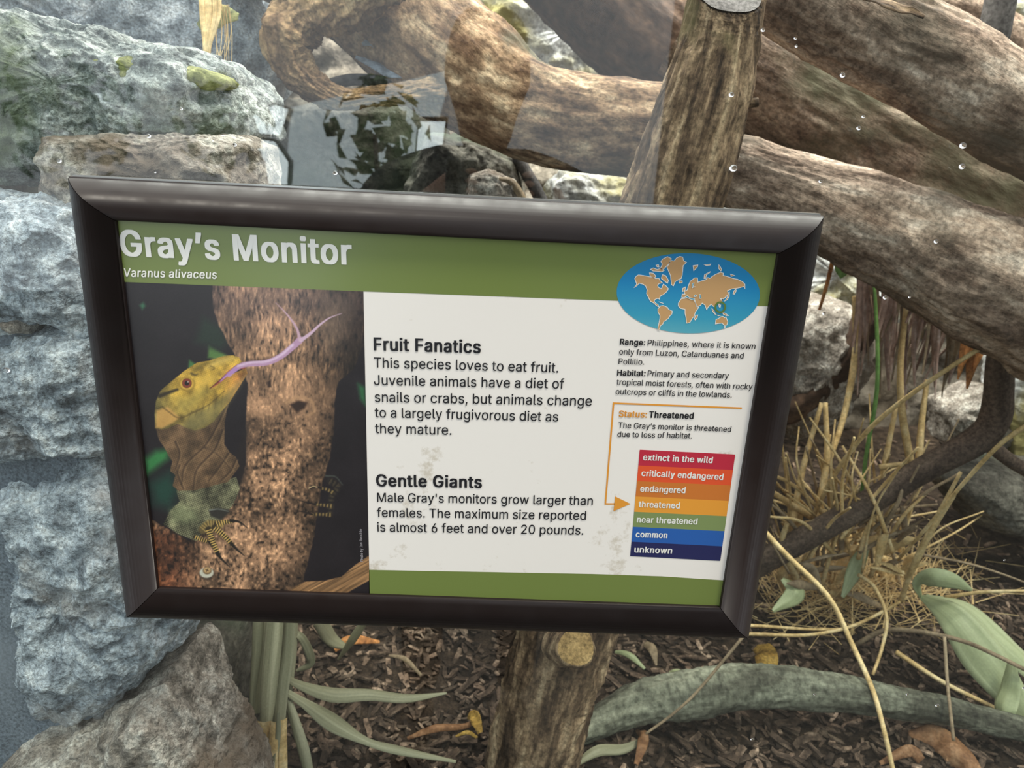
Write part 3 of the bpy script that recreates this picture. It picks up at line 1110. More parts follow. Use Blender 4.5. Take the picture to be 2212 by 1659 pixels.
for tb in (('extinct in the wild', 1389, 993.8, 1538, 1000.2), ('critically endangered', 1385.6, 1028, 1560.9, 1036.5), ('endangered', 1383, 1061.8, 1479.4, 1065.2),
           ('threatened', 1379.3, 1095.3, 1467.3, 1098.4), ('near threatened', 1376, 1128.3, 1505, 1132.6), ('common', 1373.3, 1160.3, 1440.3, 1162.3), ('unknown', 1370.4, 1193.2, 1450.5, 1195.4)):
    text(*tb, 13, WH, 0.022)


# ------------------------------------------------------------------ the printed lizard picture
def paint():
    st = 2.0
    xs = np.arange(56, 1330, st)
    ys = np.arange(16, 1632, st)
    X, Y = np.meshgrid(xs, ys)
    P3 = np.stack([X, Y, X * 0], -1)
    I = np.zeros(X.shape + (3,))
    n1 = fbm(P3 / 90.0, 4)
    I[:] = (27, 22, 25)
    I += (n1 * 7)[..., None]

    def sd(poly):
        d = np.full(X.shape, 1e9)
        ins = np.zeros(X.shape, bool)
        k = len(poly)
        for i in range(k):
            (ax, ay), (bx, by) = poly[i], poly[(i + 1) % k]
            ex_, ey_ = bx - ax, by - ay
            t = np.clip(((X - ax) * ex_ + (Y - ay) * ey_) / (ex_ * ex_ + ey_ * ey_ + 1e-9), 0, 1)
            d = np.minimum(d, (X - ax - t * ex_) ** 2 + (Y - ay - t * ey_) ** 2)
            c = ((ay > Y) != (by > Y)) & (X < (bx - ax) * (Y - ay) / (by - ay + 1e-12) + ax)
            ins ^= c
        return np.sqrt(d) * np.where(ins, -1, 1)

    def fill(poly, colr, soft=3.0, op=1.0, wob=0.0, d=None):
        if d is None:
            d = sd(poly)
        if wob:
            d = d + wob * fbm(P3 / 30.0 + 3, 3)
        a = np.clip(0.5 - d / (2 * soft), 0, 1) * op
        I[:] = I * (1 - a[..., None]) + np.asarray(colr, float) * a[..., None]
        return d

    def line(pts, w0, w1, colr, soft=2.0, op=1.0, band=None):
        pts = spline(np.array(pts, float), 26)
        best = np.full(X.shape, 1e9)
        L_ = np.zeros(X.shape)
        s = 0
        k = len(pts) - 1
        for i in range(k):
            (ax, ay), (bx, by) = pts[i], pts[i + 1]
            ex_, ey_ = bx - ax, by - ay
            ll = math.hypot(ex_, ey_)
            t = np.clip(((X - ax) * ex_ + (Y - ay) * ey_) / (ll * ll + 1e-9), 0, 1)
            w = w0 + (w1 - w0) * (i + t) / k
            d = np.sqrt((X - ax - t * ex_) ** 2 + (Y - ay - t * ey_) ** 2) - w / 2
            mk = d < best
            best = np.where(mk, d, best)
            L_ = np.where(mk, s + t * ll, L_)
            s += ll
        a = np.clip(0.5 - best / (2 * soft), 0, 1) * op
        cl = np.zeros(X.shape + (3,))
        cl[:] = colr
        if band is not None:
            bb = (np.sin(L_ * band[0]) > 0)[..., None]
            cl = np.where(bb, cl, np.asarray(band[1], float))
        I[:] = I * (1 - a[..., None]) + cl * a[..., None]

    # blurred leaves in the dark
    fill([(170, 930), (230, 885), (300, 880), (290, 930), (210, 990), (180, 1010)], (52, 122, 66), 22)
    fill([(190, 1050), (300, 990), (350, 1090), (300, 1180), (220, 1160)], (26, 62, 50), 40)
    fill([(495, 410), (500, 345), (545, 372), (600, 400), (560, 420)], (82, 118, 60), 8)
    fill([(395, 470), (400, 420), (430, 440), (425, 470)], (66, 112, 62), 7)
    fill([(1262, 540), (1300, 560), (1305, 660), (1275, 620)], (44, 96, 60), 12)
    fill([(145, 140), (165, 125), (178, 145), (160, 165)], (52, 100, 72), 8)
    fill([(430, 330), (470, 200), (560, 250), (600, 330), (560, 370)], (30, 44, 34), 25)
    # trunk
    tr_ = [(520, 10), (1330, 10), (1300, 330), (1240, 470), (1165, 530), (1145, 620), (1140, 800), (1120, 920), (1080, 1060), (1060, 1180), (1040, 1320), (1010, 1450), (960, 1640),
           (200, 1640), (200, 1235), (280, 1280), (400, 1350), (560, 1240), (640, 1130), (690, 950), (690, 700), (700, 540), (650, 420), (600, 340), (545, 230), (520, 150)]
    d = sd(tr_) + 5 * fbm(P3 / 25.0, 3)
    wx = 14 * fbm(P3 / 70, 2)
    q = np.stack([(X + wx) / 9.0, Y / 30.0, X * 0 + 2], -1)
    pit = fbm(q, 4)
    q2 = np.stack([(X + wx) / 13.0, (Y + wx) / 17.0, X * 0 + 12], -1)
    pit2 = fbm(q2, 3)
    mixv = np.clip((Y - 450) / 400.0, 0, 1)
    pit = pit * (1 - mixv) + pit2 * mixv
    fine = fbm(np.stack([X / 6.0, Y / 9.0, X * 0 + 6], -1), 3)
    big = fbm(P3 / 130.0 + 9, 4)
    base = np.zeros(X.shape + (3,))
    base[:] = (126, 98, 74)
    base = base * (1 + 0.5 * pit + 0.18 * fine + 0.75 * big)[..., None]
    pits = np.clip((-pit - 0.25) * 3.0, 0, 1)[..., None]
    base = base * (1 - 0.5 * pits)
    lite = np.clip((pit - 0.2) * 3.0, 0, 1)[..., None]
    base = base + lite * np.array((34, 28, 20))
    xc = np.interp(Y, [0, 400, 900, 1300, 1600], [880, 930, 900, 830, 700])
    sh = 1.15 - 0.8 * np.clip((X - xc) / 300.0, 0, 1.0) ** 1.3 - 0.35 * np.clip((xc - X - 120) / 260.0, 0, 1)
    base = base * sh[..., None]
    upm = np.clip((420 - Y) / 300.0, 0, 1)[..., None]
    base = base * (1 - upm * 0.25) + upm * np.array((24, 20, 24))
    lf = np.clip((480 - X) / 180.0, 0, 1)[..., None] * np.clip((Y - 1250) / 80.0, 0, 1)[..., None]
    base = base * (1 - lf) + lf * base * np.array((0.92, 0.74, 0.66))
    a = np.clip(0.5 - d / 6, 0, 1)[..., None]
    I[:] = I * (1 - a) + base * a
    # hollow and knots
    fill([(915, 650), (960, 628), (1005, 640), (990, 668), (950, 690)], (48, 32, 24), 7)
    line([(900, 640), (950, 612), (1020, 625), (1040, 680), (1000, 710)], 16, 10, (186, 146, 106), 6, 0.7)
    fill([(800, 535), (818, 522), (820, 560), (805, 560)], (50, 34, 26), 4)
    line([(700, 430), (800, 420), (900, 395), (960, 350)], 26, 14, (56, 40, 32), 10, 0.7)
    fill([(1085, 100), (1250, 95), (1200, 300), (1120, 400), (1060, 250)], (128, 110, 92), 40, 0.35)
    fill([(640, 900), (700, 740), (690, 1000), (640, 1140)], (34, 28, 26), 14, 0.8)
    # lower right root
    rp = [(885, 1615), (990, 1556), (1100, 1550), (1180, 1530), (1250, 1470), (1340, 1410), (1340, 1540), (1240, 1596), (1200, 1622)]
    d = sd(rp)
    a = np.clip(0.5 - d / 5, 0, 1)[..., None]
    rt = np.array((142, 108, 72)) * (1 + 0.5 * fbm(np.stack([(X + Y) / 60.0, (Y + X * 0.55) / 8.0, X * 0], -1), 3))[..., None]
    I[:] = I * (1 - a) + rt * a
    # body
    sc1 = 0.5 + 0.5 * np.sin((X * 0.9 + Y * 0.35) * 0.48) * np.sin((Y * 0.9 - X * 0.35) * 0.48)
    ndk = fbm(P3 / 45.0 + 20, 4)
    torso = [(335, 1090), (480, 1060), (640, 1020), (662, 1080), (620, 1170), (560, 1240), (490, 1260), (440, 1350), (340, 1312), (270, 1262), (300, 1195), (350, 1145)]
    d = sd(torso) + 4 * ndk
    a = np.clip(0.5 - d / 5, 0, 1)[..., None]
    bc = np.array((112, 112, 84)) * (0.42 + 0.85 * sc1 + 0.7 * ndk)[..., None]
    I[:] = I * (1 - a) + bc * a
    fill([(300, 1190), (360, 1160), (430, 1190), (450, 1240), (380, 1260), (310, 1250)], (134, 146, 104), 20, 0.45)
    neck = [(228, 760), (245, 830), (282, 890), (312, 940), (302, 990), (330, 1010), (315, 1065), (345, 1092), (430, 1088), (600, 1045), (658, 965), (640, 920), (608, 895), (582, 850), (580, 740), (602, 640), (520, 680), (360, 700), (240, 690)]
    d = sd(neck) + 4 * ndk
    a = np.clip(0.5 - d / 5, 0, 1)[..., None]
    bc = np.array((104, 82, 58)) * (0.72 + 0.45 * sc1 + 0.45 * ndk)[..., None]
    I[:] = I * (1 - a) + bc * a
    for pl in ([(590, 650), (540, 760), (480, 860), (380, 960), (360, 1060)], [(570, 780), (530, 880), (440, 980), (420, 1080)], [(600, 900), (560, 960), (500, 1040)], [(350, 960), (340, 1000), (370, 1080)],
               [(640, 930), (610, 990), (560, 1040)], [(330, 840), (350, 900), (330, 980)], [(480, 870), (540, 900), (620, 985)]):
        line(pl, 9, 4, (48, 36, 28), 4, 0.75)
        line([(x + 9, y + 4) for x, y in pl], 6, 3, (152, 124, 88), 4, 0.45)
    # head
    head = [(226, 770), (222, 700), (230, 630), (252, 580), (310, 530), (370, 480), (440, 435), (500, 425), (570, 403), (622, 396), (655, 408), (668, 432), (632, 456), (604, 500), (690, 464),
            (698, 490), (662, 552), (604, 642), (560, 690), (525, 735), (480, 768), (430, 782), (385, 768), (340, 748), (290, 772), (255, 776)]
    d = sd(head) + 2 * ndk
    a = np.clip(0.5 - d / 4, 0, 1)[..., None]
    g1 = np.clip((Y - 0.2 * X - 470) / 230.0, 0, 1)[..., None]
    hc = np.array((206, 168, 66)) * (1 - g1) + np.array((132, 116, 62)) * g1
    g2 = np.clip((330 - X) / 100.0, 0, 1)[..., None]
    hc = hc * (1 - g2) + np.array((128, 116, 64)) * g2
    g3 = np.clip((X - 560) / 100.0, 0, 1)[..., None] * np.clip((Y - 440) / 60, 0, 1)[..., None]
    hc = hc * (1 - g3) + np.array((196, 132, 66)) * g3
    hc = hc * (0.84 + 0.2 * sc1 + 0.55 * ndk)[..., None]
    I[:] = I * (1 - a) + hc * a
    # throat in shadow, highlights on the snout and cheek
    fill([(400, 700), (480, 668), (570, 610), (650, 530), (690, 500), (660, 560), (604, 645), (530, 735), (430, 785), (370, 760)], (112, 108, 72), 16, 0.6)
    fill([(520, 420), (600, 405), (640, 412), (600, 430), (540, 450), (480, 470)], (226, 196, 110), 14, 0.6)
    fill([(430, 520), (500, 500), (540, 510), (480, 560), (430, 590)], (214, 178, 84), 18, 0.5)
    for k_ in range(7):
        line([(360 + 34 * k_, 742 - 14 * k_), (372 + 33 * k_, 720 - 18 * k_), (380 + 33 * k_, 700 - 20 * k_)], 3, 2, (78, 68, 40), 3, 0.45)
    fill([(232, 680), (290, 660), (352, 716), (318, 742), (260, 772), (228, 768)], (206, 160, 88), 7, 0.85)
    line([(262, 660), (300, 690), (350, 718), (420, 690), (500, 650), (580, 580)], 6, 3, (70, 56, 30), 4, 0.7)
    line([(250, 605), (290, 590), (340, 572)], 22, 12, (44, 38, 26), 5, 0.9)
    line([(410, 490), (430, 498), (445, 492)], 12, 6, (60, 52, 30), 4, 0.7)
    line([(430, 470), (480, 440), (530, 428)], 18, 8, (104, 92, 40), 8, 0.6)
    fill([(340, 620), (400, 612), (470, 560), (520, 575), (450, 640), (380, 690), (340, 670)], (150, 138, 72), 20, 0.5)
    line([(510, 452), (530, 462), (520, 470)], 6, 4, (80, 66, 30), 3, 0.6)
    # mouth
    fill([(508, 566), (560, 520), (600, 478), (640, 448), (672, 440), (690, 464), (650, 470), (610, 494), (570, 528), (530, 556)], (150, 62, 60), 4)
    fill([(560, 528), (600, 488), (640, 458), (655, 466), (612, 492)], (226, 196, 204), 3)
    line([(505, 568), (560, 522), (640, 450)], 3, 4, (70, 34, 24), 2)
    # eye
    def disc(cx, cy, r, colr, soft=3, ry=None, op=1.0):
        ry_ = ry or r
        dd = (np.sqrt(((X - cx) / r) ** 2 + ((Y - cy) / ry_) ** 2) - 1) * min(r, ry_)
        fill(None, colr, soft, op, d=dd)
    disc(388, 545, 42, (150, 122, 48), 5, 36)
    disc(388, 543, 35, (214, 172, 70), 4, 30)
    disc(388, 540, 25, (92, 44, 30), 3)
    disc(388, 540, 21, (136, 62, 44), 3)
    disc(388, 540, 12, (26, 16, 16), 2)
    disc(394, 533, 3.5, (220, 200, 190), 2)
    # tongue
    line([(604, 496), (650, 458), (700, 442), (790, 436), (860, 408), (925, 358), (968, 318)], 24, 34, (184, 146, 176), 3)
    line([(650, 452), (720, 434), (800, 428), (870, 396), (930, 344)], 8, 12, (228, 206, 226), 5, 0.8)
    line([(640, 470), (590, 500), (560, 530)], 18, 6, (172, 130, 190), 4, 0.9)
    line([(966, 318), (952, 262), (915, 205), (880, 165), (843, 128)], 16, 2, (196, 162, 176), 2.5)
    line([(972, 320), (1020, 286), (1070, 240), (1120, 205), (1182, 182)], 20, 2, (206, 176, 196), 2.5)
    # near foot
    fill([(500, 1190), (545, 1178), (600, 1185), (610, 1200), (560, 1240), (510, 1220)], (46, 44, 38), 6)
    line([(505, 1190), (550, 1185), (600, 1196)], 6, 3, (150, 160, 150), 3, 0.7)
    yb = (196, 164, 92)
    bk = (52, 44, 28)
    line([(470, 1290), (500, 1262), (560, 1262)], 44, 36, (150, 128, 74), 6, 1.0, (0.5, (96, 82, 50)))
    line([(430, 1328), (465, 1340), (500, 1352)], 22, 16, yb, 3, 1, (0.55, bk))
    line([(500, 1352), (520, 1380), (535, 1405)], 12, 3, (28, 24, 20), 2.5)
    line([(500, 1290), (520, 1350), (548, 1415)], 34, 22, yb, 3, 1, (0.50, bk))
    line([(545, 1412), (565, 1440), (608, 1482)], 20, 3, (28, 24, 20), 2.5)
    line([(530, 1280), (580, 1322), (620, 1368)], 32, 20, yb, 3, 1, (0.50, bk))
    line([(615, 1362), (645, 1392), (682, 1424)], 18, 3, (28, 24, 20), 2.5)
    line([(540, 1262), (580, 1252), (625, 1246)], 28, 18, yb, 3, 1, (0.50, bk))
    line([(612, 1244), (655, 1250), (700, 1282)], 16, 3, (28, 24, 20), 2.5)
    # far foot
    line([(1120, 1040), (1160, 1070), (1130, 1120), (1120, 1210)], 36, 22, (64, 56, 42), 8, 0.9, (0.3, (36, 32, 28)))
    for pl in ([(1135, 1100), (1100, 1082), (1070, 1078)], [(1130, 1170), (1090, 1165), (1045, 1160)], [(1125, 1215), (1080, 1212), (1030, 1212)]):
        line(pl, 20, 12, (142, 120, 72), 4, 0.85, (0.36, (52, 44, 32)))
    for pl in ([(1075, 1078), (1040, 1068), (1012, 1080)], [(1045, 1160), (1000, 1150), (958, 1138)], [(1030, 1212), (990, 1200), (945, 1192)]):
        line(pl, 9, 2, (30, 24, 22), 2)
    line([(1012, 1078), (1035, 1068), (1055, 1072)], 5, 4, (216, 190, 140), 2)
    line([(1100, 1015), (1150, 1020), (1185, 1060)], 8, 4, (86, 96, 84), 4, 0.7)
    # washer and screw
    disc(491, 1516, 40, (60, 48, 38), 5, 32, 0.8)
    disc(489, 1510, 36, (192, 192, 172), 3, 27)
    disc(492, 1500, 22, (108, 84, 56), 3, 19)
    disc(492, 1497, 18, (186, 156, 108), 3, 15)
    line([(484, 1494), (500, 1501)], 4, 4, (84, 62, 42), 2)
    line([(496, 1490), (488, 1505)], 4, 4, (84, 62, 42), 2)
    I[:] = I + (fbm(P3 / 5.0, 2) * 6)[..., None]
    return xs, ys, np.clip(I, 4, 250)


PX, PY, IMG = paint()
# sheet corners of the picture, in the photograph, turned into points of the sheet
c00, c10, c11, c01 = pp(243, 608.0, 1), pp(785, 629.5, 1), pp(799, 1300, 1), pp(334, 1284, 1)
nu, nv = 430, 540
U, Vg = np.meshgrid(np.linspace(0, 1, nu), np.linspace(0, 1, nv))
Q = (c00 * (1 - U[..., None]) + c10 * U[..., None]) * (1 - Vg[..., None]) + (c01 * (1 - U[..., None]) + c11 * U[..., None]) * Vg[..., None]
ix, iy = proj(Q)
gx = ((ix - 240) * 2.3707 - PX[0]) / 2.0
gy = ((iy - 600) * 2.3707 - PY[0]) / 2.0
gx = np.clip(gx, 0, len(PX) - 1.001)
gy = np.clip(gy, 0, len(PY) - 1.001)
i0, j0 = gx.astype(int), gy.astype(int)
fx, fy = (gx - i0)[..., None], (gy - j0)[..., None]
colr = (IMG[j0, i0] * (1 - fx) + IMG[j0, i0 + 1] * fx) * (1 - fy) + (IMG[j0 + 1, i0] * (1 - fx) + IMG[j0 + 1, i0 + 1] * fx) * fy
pic = build('picture', Q.reshape(-1, 3), gridfaces(nv, nu)[:, ::-1].copy(), M['picture'], None, col=lin(colr).reshape(-1, 3))
sub(pic)
text('Photo by Ian Recchio', 784.5, 1213, 781.5, 1143, 5.6, plain('pale grey ink', L(176, 172, 176), 0.4), RG)

# ------------------------------------------------------------------ rockwork at the left
rw = empty('rock_face', at(150, 1500, 0.14))
tag(rw, 'rough grey artificial rock face stacked up the left edge behind the glass', 'rock')
rock('rock', [(-160, 55), (0, 58), (130, 52), (250, 92), (340, 112), (430, 128), (530, 165), (575, 215), (590, 300), (500, 330), (300, 335), (150, 400), (-160, 400)], 0.30, 0.11, M['rock_moss'], rw, 1, 0.018, 340, 170)
rock('rock', [(140, 300), (250, 295), (400, 300), (520, 288), (575, 315), (582, 380), (580, 470), (400, 520), (150, 480)], 0.20, 0.08, M['rock_warm'], rw, 2, 0.012)
rock('rock', [(-140, 412), (40, 416), (150, 402), (260, 430), (300, 560), (290, 690), (180, 672), (100, 702), (-140, 716)], 0.15, 0.075, M['rock_blue'], rw, 3, 0.013)
rock('rock', [(25, 690), (60, 678), (88, 700), (78, 716), (40, 716)], 0.10, 0.02, M['rock_warm'], rw, 4, 0.003, 60, 30)
rock('rock', [(24, 770), (60, 730), (120, 700), (300, 690), (330, 800), (330, 950), (200, 938), (120, 958), (50, 950), (32, 860)], 0.15, 0.08, M['rock_blue'], rw, 5, 0.012)
rock('rock', [(62, 985), (120, 962), (230, 940), (380, 1000), (430, 1200), (420, 1345), (330, 1455), (215, 1500), (140, 1480), (122, 1400), (120, 1270), (92, 1120)], 0.15, 0.085, M['rock_blue'], rw, 6, 0.015, 340, 170)
rock('rock', [(130, 1530), (200, 1510), (300, 1470), (395, 1425), (425, 1470), (480, 1560), (545, 1640), (570, 1760), (300, 1800), (-40, 1780), (40, 1640)], 0.13, 0.085, M['rock_warm'], rw, 7, 0.014, 340, 170)
rock('rock', [(-200, 640), (-20, 690), (14, 760), (20, 950), (-30, 980), (-200, 980)], 0.16, 0.05, M['rock_blue'], rw, 8, 0.008, 90, 50)
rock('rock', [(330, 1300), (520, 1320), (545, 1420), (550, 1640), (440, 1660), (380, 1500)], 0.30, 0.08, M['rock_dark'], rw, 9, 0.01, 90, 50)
leafm = rock('moss_patch', [(125, 128), (190, 118), (260, 140), (330, 128), (430, 150), (520, 178), (500, 196), (400, 190), (300, 185), (200, 165)], 0.222, 0.026, M['moss'], rw, 11, 0.008, 110, 50)
leafm['label'] = 'thin yellow green moss patch'

# ------------------------------------------------------------------ background rocks
def boulder(label, poly, y, dr, mat, seed, amp=0.02, name='boulder'):
    o = rock(name, poly, y, dr, mat, None, seed, amp, 140, 60, freq=9)
    tag(o, label, 'rock')
    return o


boulder('grey slab paled for haze filling the top left corner behind the mossy rock', [(-200, -200), (600, -200), (640, 150), (500, 330), (-200, 330)], 0.85, 0.15, M['rock_blue'], 20, 0.03)  # paler rock colour stands in for haze on the glass here
boulder('bright white rock with yellow lichen in the gap above the horizontal log', [(1010, -90), (1200, -90), (1300, 60), (1400, 150), (1420, 230), (1250, 240), (1120, 190), (1020, 80)], 1.25, 0.16, M['rock_pale'], 21, 0.03)
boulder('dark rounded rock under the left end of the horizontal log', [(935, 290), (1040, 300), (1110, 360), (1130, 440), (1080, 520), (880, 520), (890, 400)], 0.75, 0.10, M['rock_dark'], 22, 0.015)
boulder('added dark stone filling the gap under the hooked root to back the haze', [(560, 215), (700, 225), (950, 205), (960, 330), (900, 470), (560, 470), (540, 330)], 0.90, 0.10, M['rock_dark'], 33, 0.012)  # stone added as a plain dark backing for the reflected haze
boulder('grey green boulder low in the dark hollow above the frame', [(1020, 385), (1060, 372), (1110, 395), (1135, 440), (1100, 500), (1000, 500)], 0.66, 0.05, M['rock_warm'], 23, 0.008)
boulder('pale cracked rock showing under the log beside the leaning trunk', [(1190, 400), (1230, 365), (1300, 375), (1370, 390), (1420, 470), (1300, 560), (1180, 520)], 0.80, 0.08, M['rock_pale'], 24, 0.02)
boulder('white sunlit rock behind the right end of the frame', [(1540, 420), (1700, 470), (1850, 540), (1950, 600), (1930, 700), (1760, 690), (1560, 640)], 1.35, 0.12, M['rock_pale'], 25, 0.03)
boulder('grey banded rock beside the right frame edge', [(1640, 650), (1740, 640), (1830, 655), (1850, 760), (1800, 880), (1700, 930), (1600, 880)], 1.05, 0.12, M['rock_warm'], 26, 0.02)
boulder('pale layered rock at the right edge below the thick log', [(2160, 720), (2250, 700), (2400, 760), (2400, 1010), (2270, 1040), (2170, 990)], 0.95, 0.12, M['rock_pale'], 27, 0.02)
boulder('yellowish rock behind the dark forked branch', [(2020, 870), (2090, 830), (2170, 850), (2180, 930), (2110, 970), (2030, 950)], 1.0, 0.08, M['rock_warm'], 28, 0.012)
boulder('low grey green stone half buried at the right edge', [(2000, 1010), (2100, 990), (2330, 1010), (2380, 1130), (2200, 1140), (2080, 1110)], 0.80, 0.10, M['rock_dark'], 29, 0.01)
boulder('white textured rock in the top right corner', [(1950, -160), (2400, -160), (2400, 230), (2240, 200), (2100, 80), (1990, 10)], 1.35, 0.12, M['rock_pale'], 30, 0.03)

# ------------------------------------------------------------------ logs
lg, C, R, T = log('log', [(470, -180, .72, 120), (640, -110, .69, 125), (780, -30, .66, 130), (900, 70, .62, 132), (1010, 160, .59, 125), (1150, 240, .57, 103), (1300, 272, .56, 100), (1420, 292, .56, 98), (1530, 322, .57, 92)],
                  M['bark_log'], None, 1, 0.14, 0.07, 0.05, 150, 360, 4)
tag(lg, 'thick weathered brown log lying across the upper middle behind the trunk', 'log')
rt_, *_ = log('gnarled_root', [(850, -60, .50, 50), (760, -10, .50, 55), (665, 30, .50, 55), (628, 90, .50, 50), (640, 145, .50, 40), (680, 190, .50, 30), (740, 214, .50, 20), (830, 206, .51, 17), (930, 196, .53, 24), (1010, 200, .56, 22)],
               M['bark_gnarl'], None, 2, 0.30, 0.34, 0.22, 130, 420, 3)
tag(rt_, 'flaky tan root curling in a hook at the upper left of the log', 'root')
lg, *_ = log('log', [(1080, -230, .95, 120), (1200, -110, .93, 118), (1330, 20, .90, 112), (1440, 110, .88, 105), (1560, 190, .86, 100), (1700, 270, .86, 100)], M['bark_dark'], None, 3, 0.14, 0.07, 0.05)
tag(lg, 'dark brown log slanting down from the top centre to the trunk', 'log')
lgB, CB, RB, TB = log('log', [(1380, -260, .56, 92), (1560, -120, .53, 100), (1730, -20, .50, 104), (1900, 84, .48, 104), (2060, 168, .46, 104), (2230, 262, .44, 104), (2420, 370, .42, 104)],
                      M['bark_grey'], None, 4, 0.10, 0.05, 0.05, 150, 360, 4)
tag(lgB, 'pale peeled log running down across the top right corner', 'log')
lg, *_ = log('log', [(1480, 60, .80, 95), (1620, 150, .78, 108), (1760, 235, .76, 118), (1920, 325, .74, 128), (2080, 420, .73, 138), (2260, 520, .72, 145), (2450, 620, .72, 150)], M['bark_shade'], None, 5, 0.16, 0.09, 0.06, 150, 320, 4)
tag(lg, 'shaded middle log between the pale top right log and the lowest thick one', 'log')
lg, *_ = log('log', [(1440, 330, .60, 66), (1580, 368, .58, 74), (1700, 412, .55, 80), (1830, 466, .52, 96), (1970, 530, .49, 112), (2110, 590, .46, 132), (2280, 660, .44, 150), (2450, 740, .43, 160)], M['bark_grey'], None, 6, 0.12, 0.09, 0.06, 150, 320, 4)
tag(lg, 'lowest thick grey log sweeping down to the right edge above the straw', 'log')
lg, *_ = log('branch', [(1860, -90, .92, 50), (1980, -10, .9, 54), (2110, 62, .88, 54), (2260, 150, .86, 52), (2400, 230, .86, 50)], M['bark_grey'], None, 7, 0.1, 0.05, 0.04, 70, 150)
tag(lg, 'grey branch behind the pale log in the top right corner', 'branch')
lg, *_ = log('post', [(2178, -120, .82, 31), (2165, -20, .82, 31), (2150, 60, .82, 31), (2132, 150, .82, 31), (2115, 240, .82, 31)], M['post'], None, 8, 0.02, 0.01, 0.01, 40, 40)
tag(lg, 'smooth dark grey post rising behind the pale log at top right', 'post')
# peeled bark strip on the pale log
o = leaf('bark_strip', [at(1850, -30, .40), at(1900, -4, .385), at(1950, 14, .375), at(1998, 34, .37)], [.008, .010, .007, .003], M['bark_trunk'], None, 0.5, 0.3, wav=0.6)
adopt(o, lgB)

# leaning trunk in front
F_pts = [(1130, 1800, .25, 106), (1146, 1650, .26, 98), (1180, 1520, .27, 98), (1216, 1390, .28, 103), (1265, 1200, .285, 104), (1345, 850, .29, 106), (1420, 560, .29, 107), (1462, 420, .29, 104), (1510, 260, .295, 98), (1545, 130, .30, 88), (1562, 40, .30, 82), (1571, -28, .30, 80)]
trunk, C, R, T = log('leaning_trunk', F_pts, M['bark_trunk'], None, 9, 0.07, 0.06, 0.06, 170, 620, 5, slant=(0, 0.9, 0), groove=-0.08)
tag(trunk, 'leaning tan tree trunk with furrowed bark rising behind the sign', 'tree trunk')
# top cut face
tip, tr0, tdir = C[-1], R[-1], T[-1]
ax1 = np.cross(tdir, [0, 1, 0]); ax1 /= np.linalg.norm(ax1)
ax2 = np.cross(ax1, tdir)
ax2 /= np.linalg.norm(ax2)
V = [tip + tdir * 0.0025]
for rr_ in (0.5, 0.97):
    for a in np.linspace(0, 2 * np.pi, 40, endpoint=False):
        off = (ax1 * math.cos(a) + ax2 * math.sin(a)) * tr0 * rr_ * (1 + 0.03 * math.sin(5 * a))
        V.append(tip + off + tdir * (0.0025 + 0.9 * off[1]))
Fs = [(0, 1 + k, 1 + (k + 1) % 40) for k in range(40)] + [(1 + k, 41 + k, 41 + (k + 1) % 40, 1 + (k + 1) % 40) for k in range(40)]
o = build('cut_face', V, Fs, M['cut_grey'], None)
o['label'] = 'grey sawn top face'
adopt(o, trunk)


def stub(P, d, r, ln, bark, face, parent, lab):
    d = np.array(d, float)
    d /= np.linalg.norm(d)
    P = np.array(P)
    n_ = 36
    a1 = np.cross(d, [0, 0, 1.0]); a1 /= np.linalg.norm(a1)
    a2 = np.cross(d, a1)
    th = np.linspace(0, 2 * np.pi, n_, endpoint=False)
    V = []
    prof = [(-1.2, 1.35), (-0.5, 1.2), (0.0, 1.12), (0.6, 1.06), (0.9, 1.05), (1.0, 0.98), (1.0, 0.9)]
    for s, k in prof:
        for a in th:
            rr = r * k * (1 + 0.05 * math.sin(3 * a + 1) + 0.03 * math.sin(7 * a))
            V.append(P + d * ln * s + (a1 * math.cos(a) + a2 * math.sin(a)) * rr)
    Fs = gridfaces(len(prof), n_, True).tolist()
    bc = np.array(V) * 1.0
    o = build('branch_stub', V, Fs, bark, None, co=bc)
    adopt(o, parent)
    V2 = [P + d * ln * 1.01] + [P + d * ln * 1.0 + (a1 * math.cos(a) + a2 * math.sin(a)) * r * 0.93 * (1 + 0.05 * math.sin(3 * a + 1)) for a in th]
    f = build('cut_face', V2, [(0, 1 + k, 1 + (k + 1) % n_) for k in range(n_)], face, None)
    f.data.flip_normals()
    f['label'] = lab
    adopt(f, parent)


ks = at(1236, 1392, 0.215)
stub(ks, np.array([0.12, -0.72, 0.42]), 42 * mpp(ks), 0.018, M['bark_trunk'], M['cut'], trunk, 'tan sawn face of a cut side branch')
ks = at(1612, 224, 0.29)
stub(ks, np.array([0.95, -0.25, 0.15]), 9 * mpp(ks), 0.012, M['bark_trunk'], M['cut_grey'], trunk, 'tiny broken twig end')

# dark forked branch at right
fb, *_ = log('forked_branch', [(1560, 1262, .62, 27), (1700, 1184, .60, 26), (1850, 1100, .58, 26), (2000, 1012, .57, 27), (2110, 950, .57, 30), (2150, 900, .57, 30), (2160, 800, .57, 27), (2172, 680, .57, 27), (2180, 560, .57, 27)],
             M['branch'], None, 10, 0.06, 0.03, 0.03, 50, 240, 3)
tag(fb, 'dark smooth bent branch crossing in front of the straw on the right', 'branch')
o, *_ = log('side_shoot', [(2120, 948, .57, 16), (2190, 1000, .56, 14), (2260, 1040, .55, 12)], M['branch'], None, 11, 0.05, 0.03, 0.02, 24, 40)
adopt(o, fb)
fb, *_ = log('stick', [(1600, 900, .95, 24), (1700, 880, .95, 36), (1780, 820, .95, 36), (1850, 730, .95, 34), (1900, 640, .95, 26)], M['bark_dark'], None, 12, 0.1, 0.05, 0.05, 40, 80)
tag(fb, 'broad dark limb in shadow behind the hanging fibres right of the sign', 'branch')
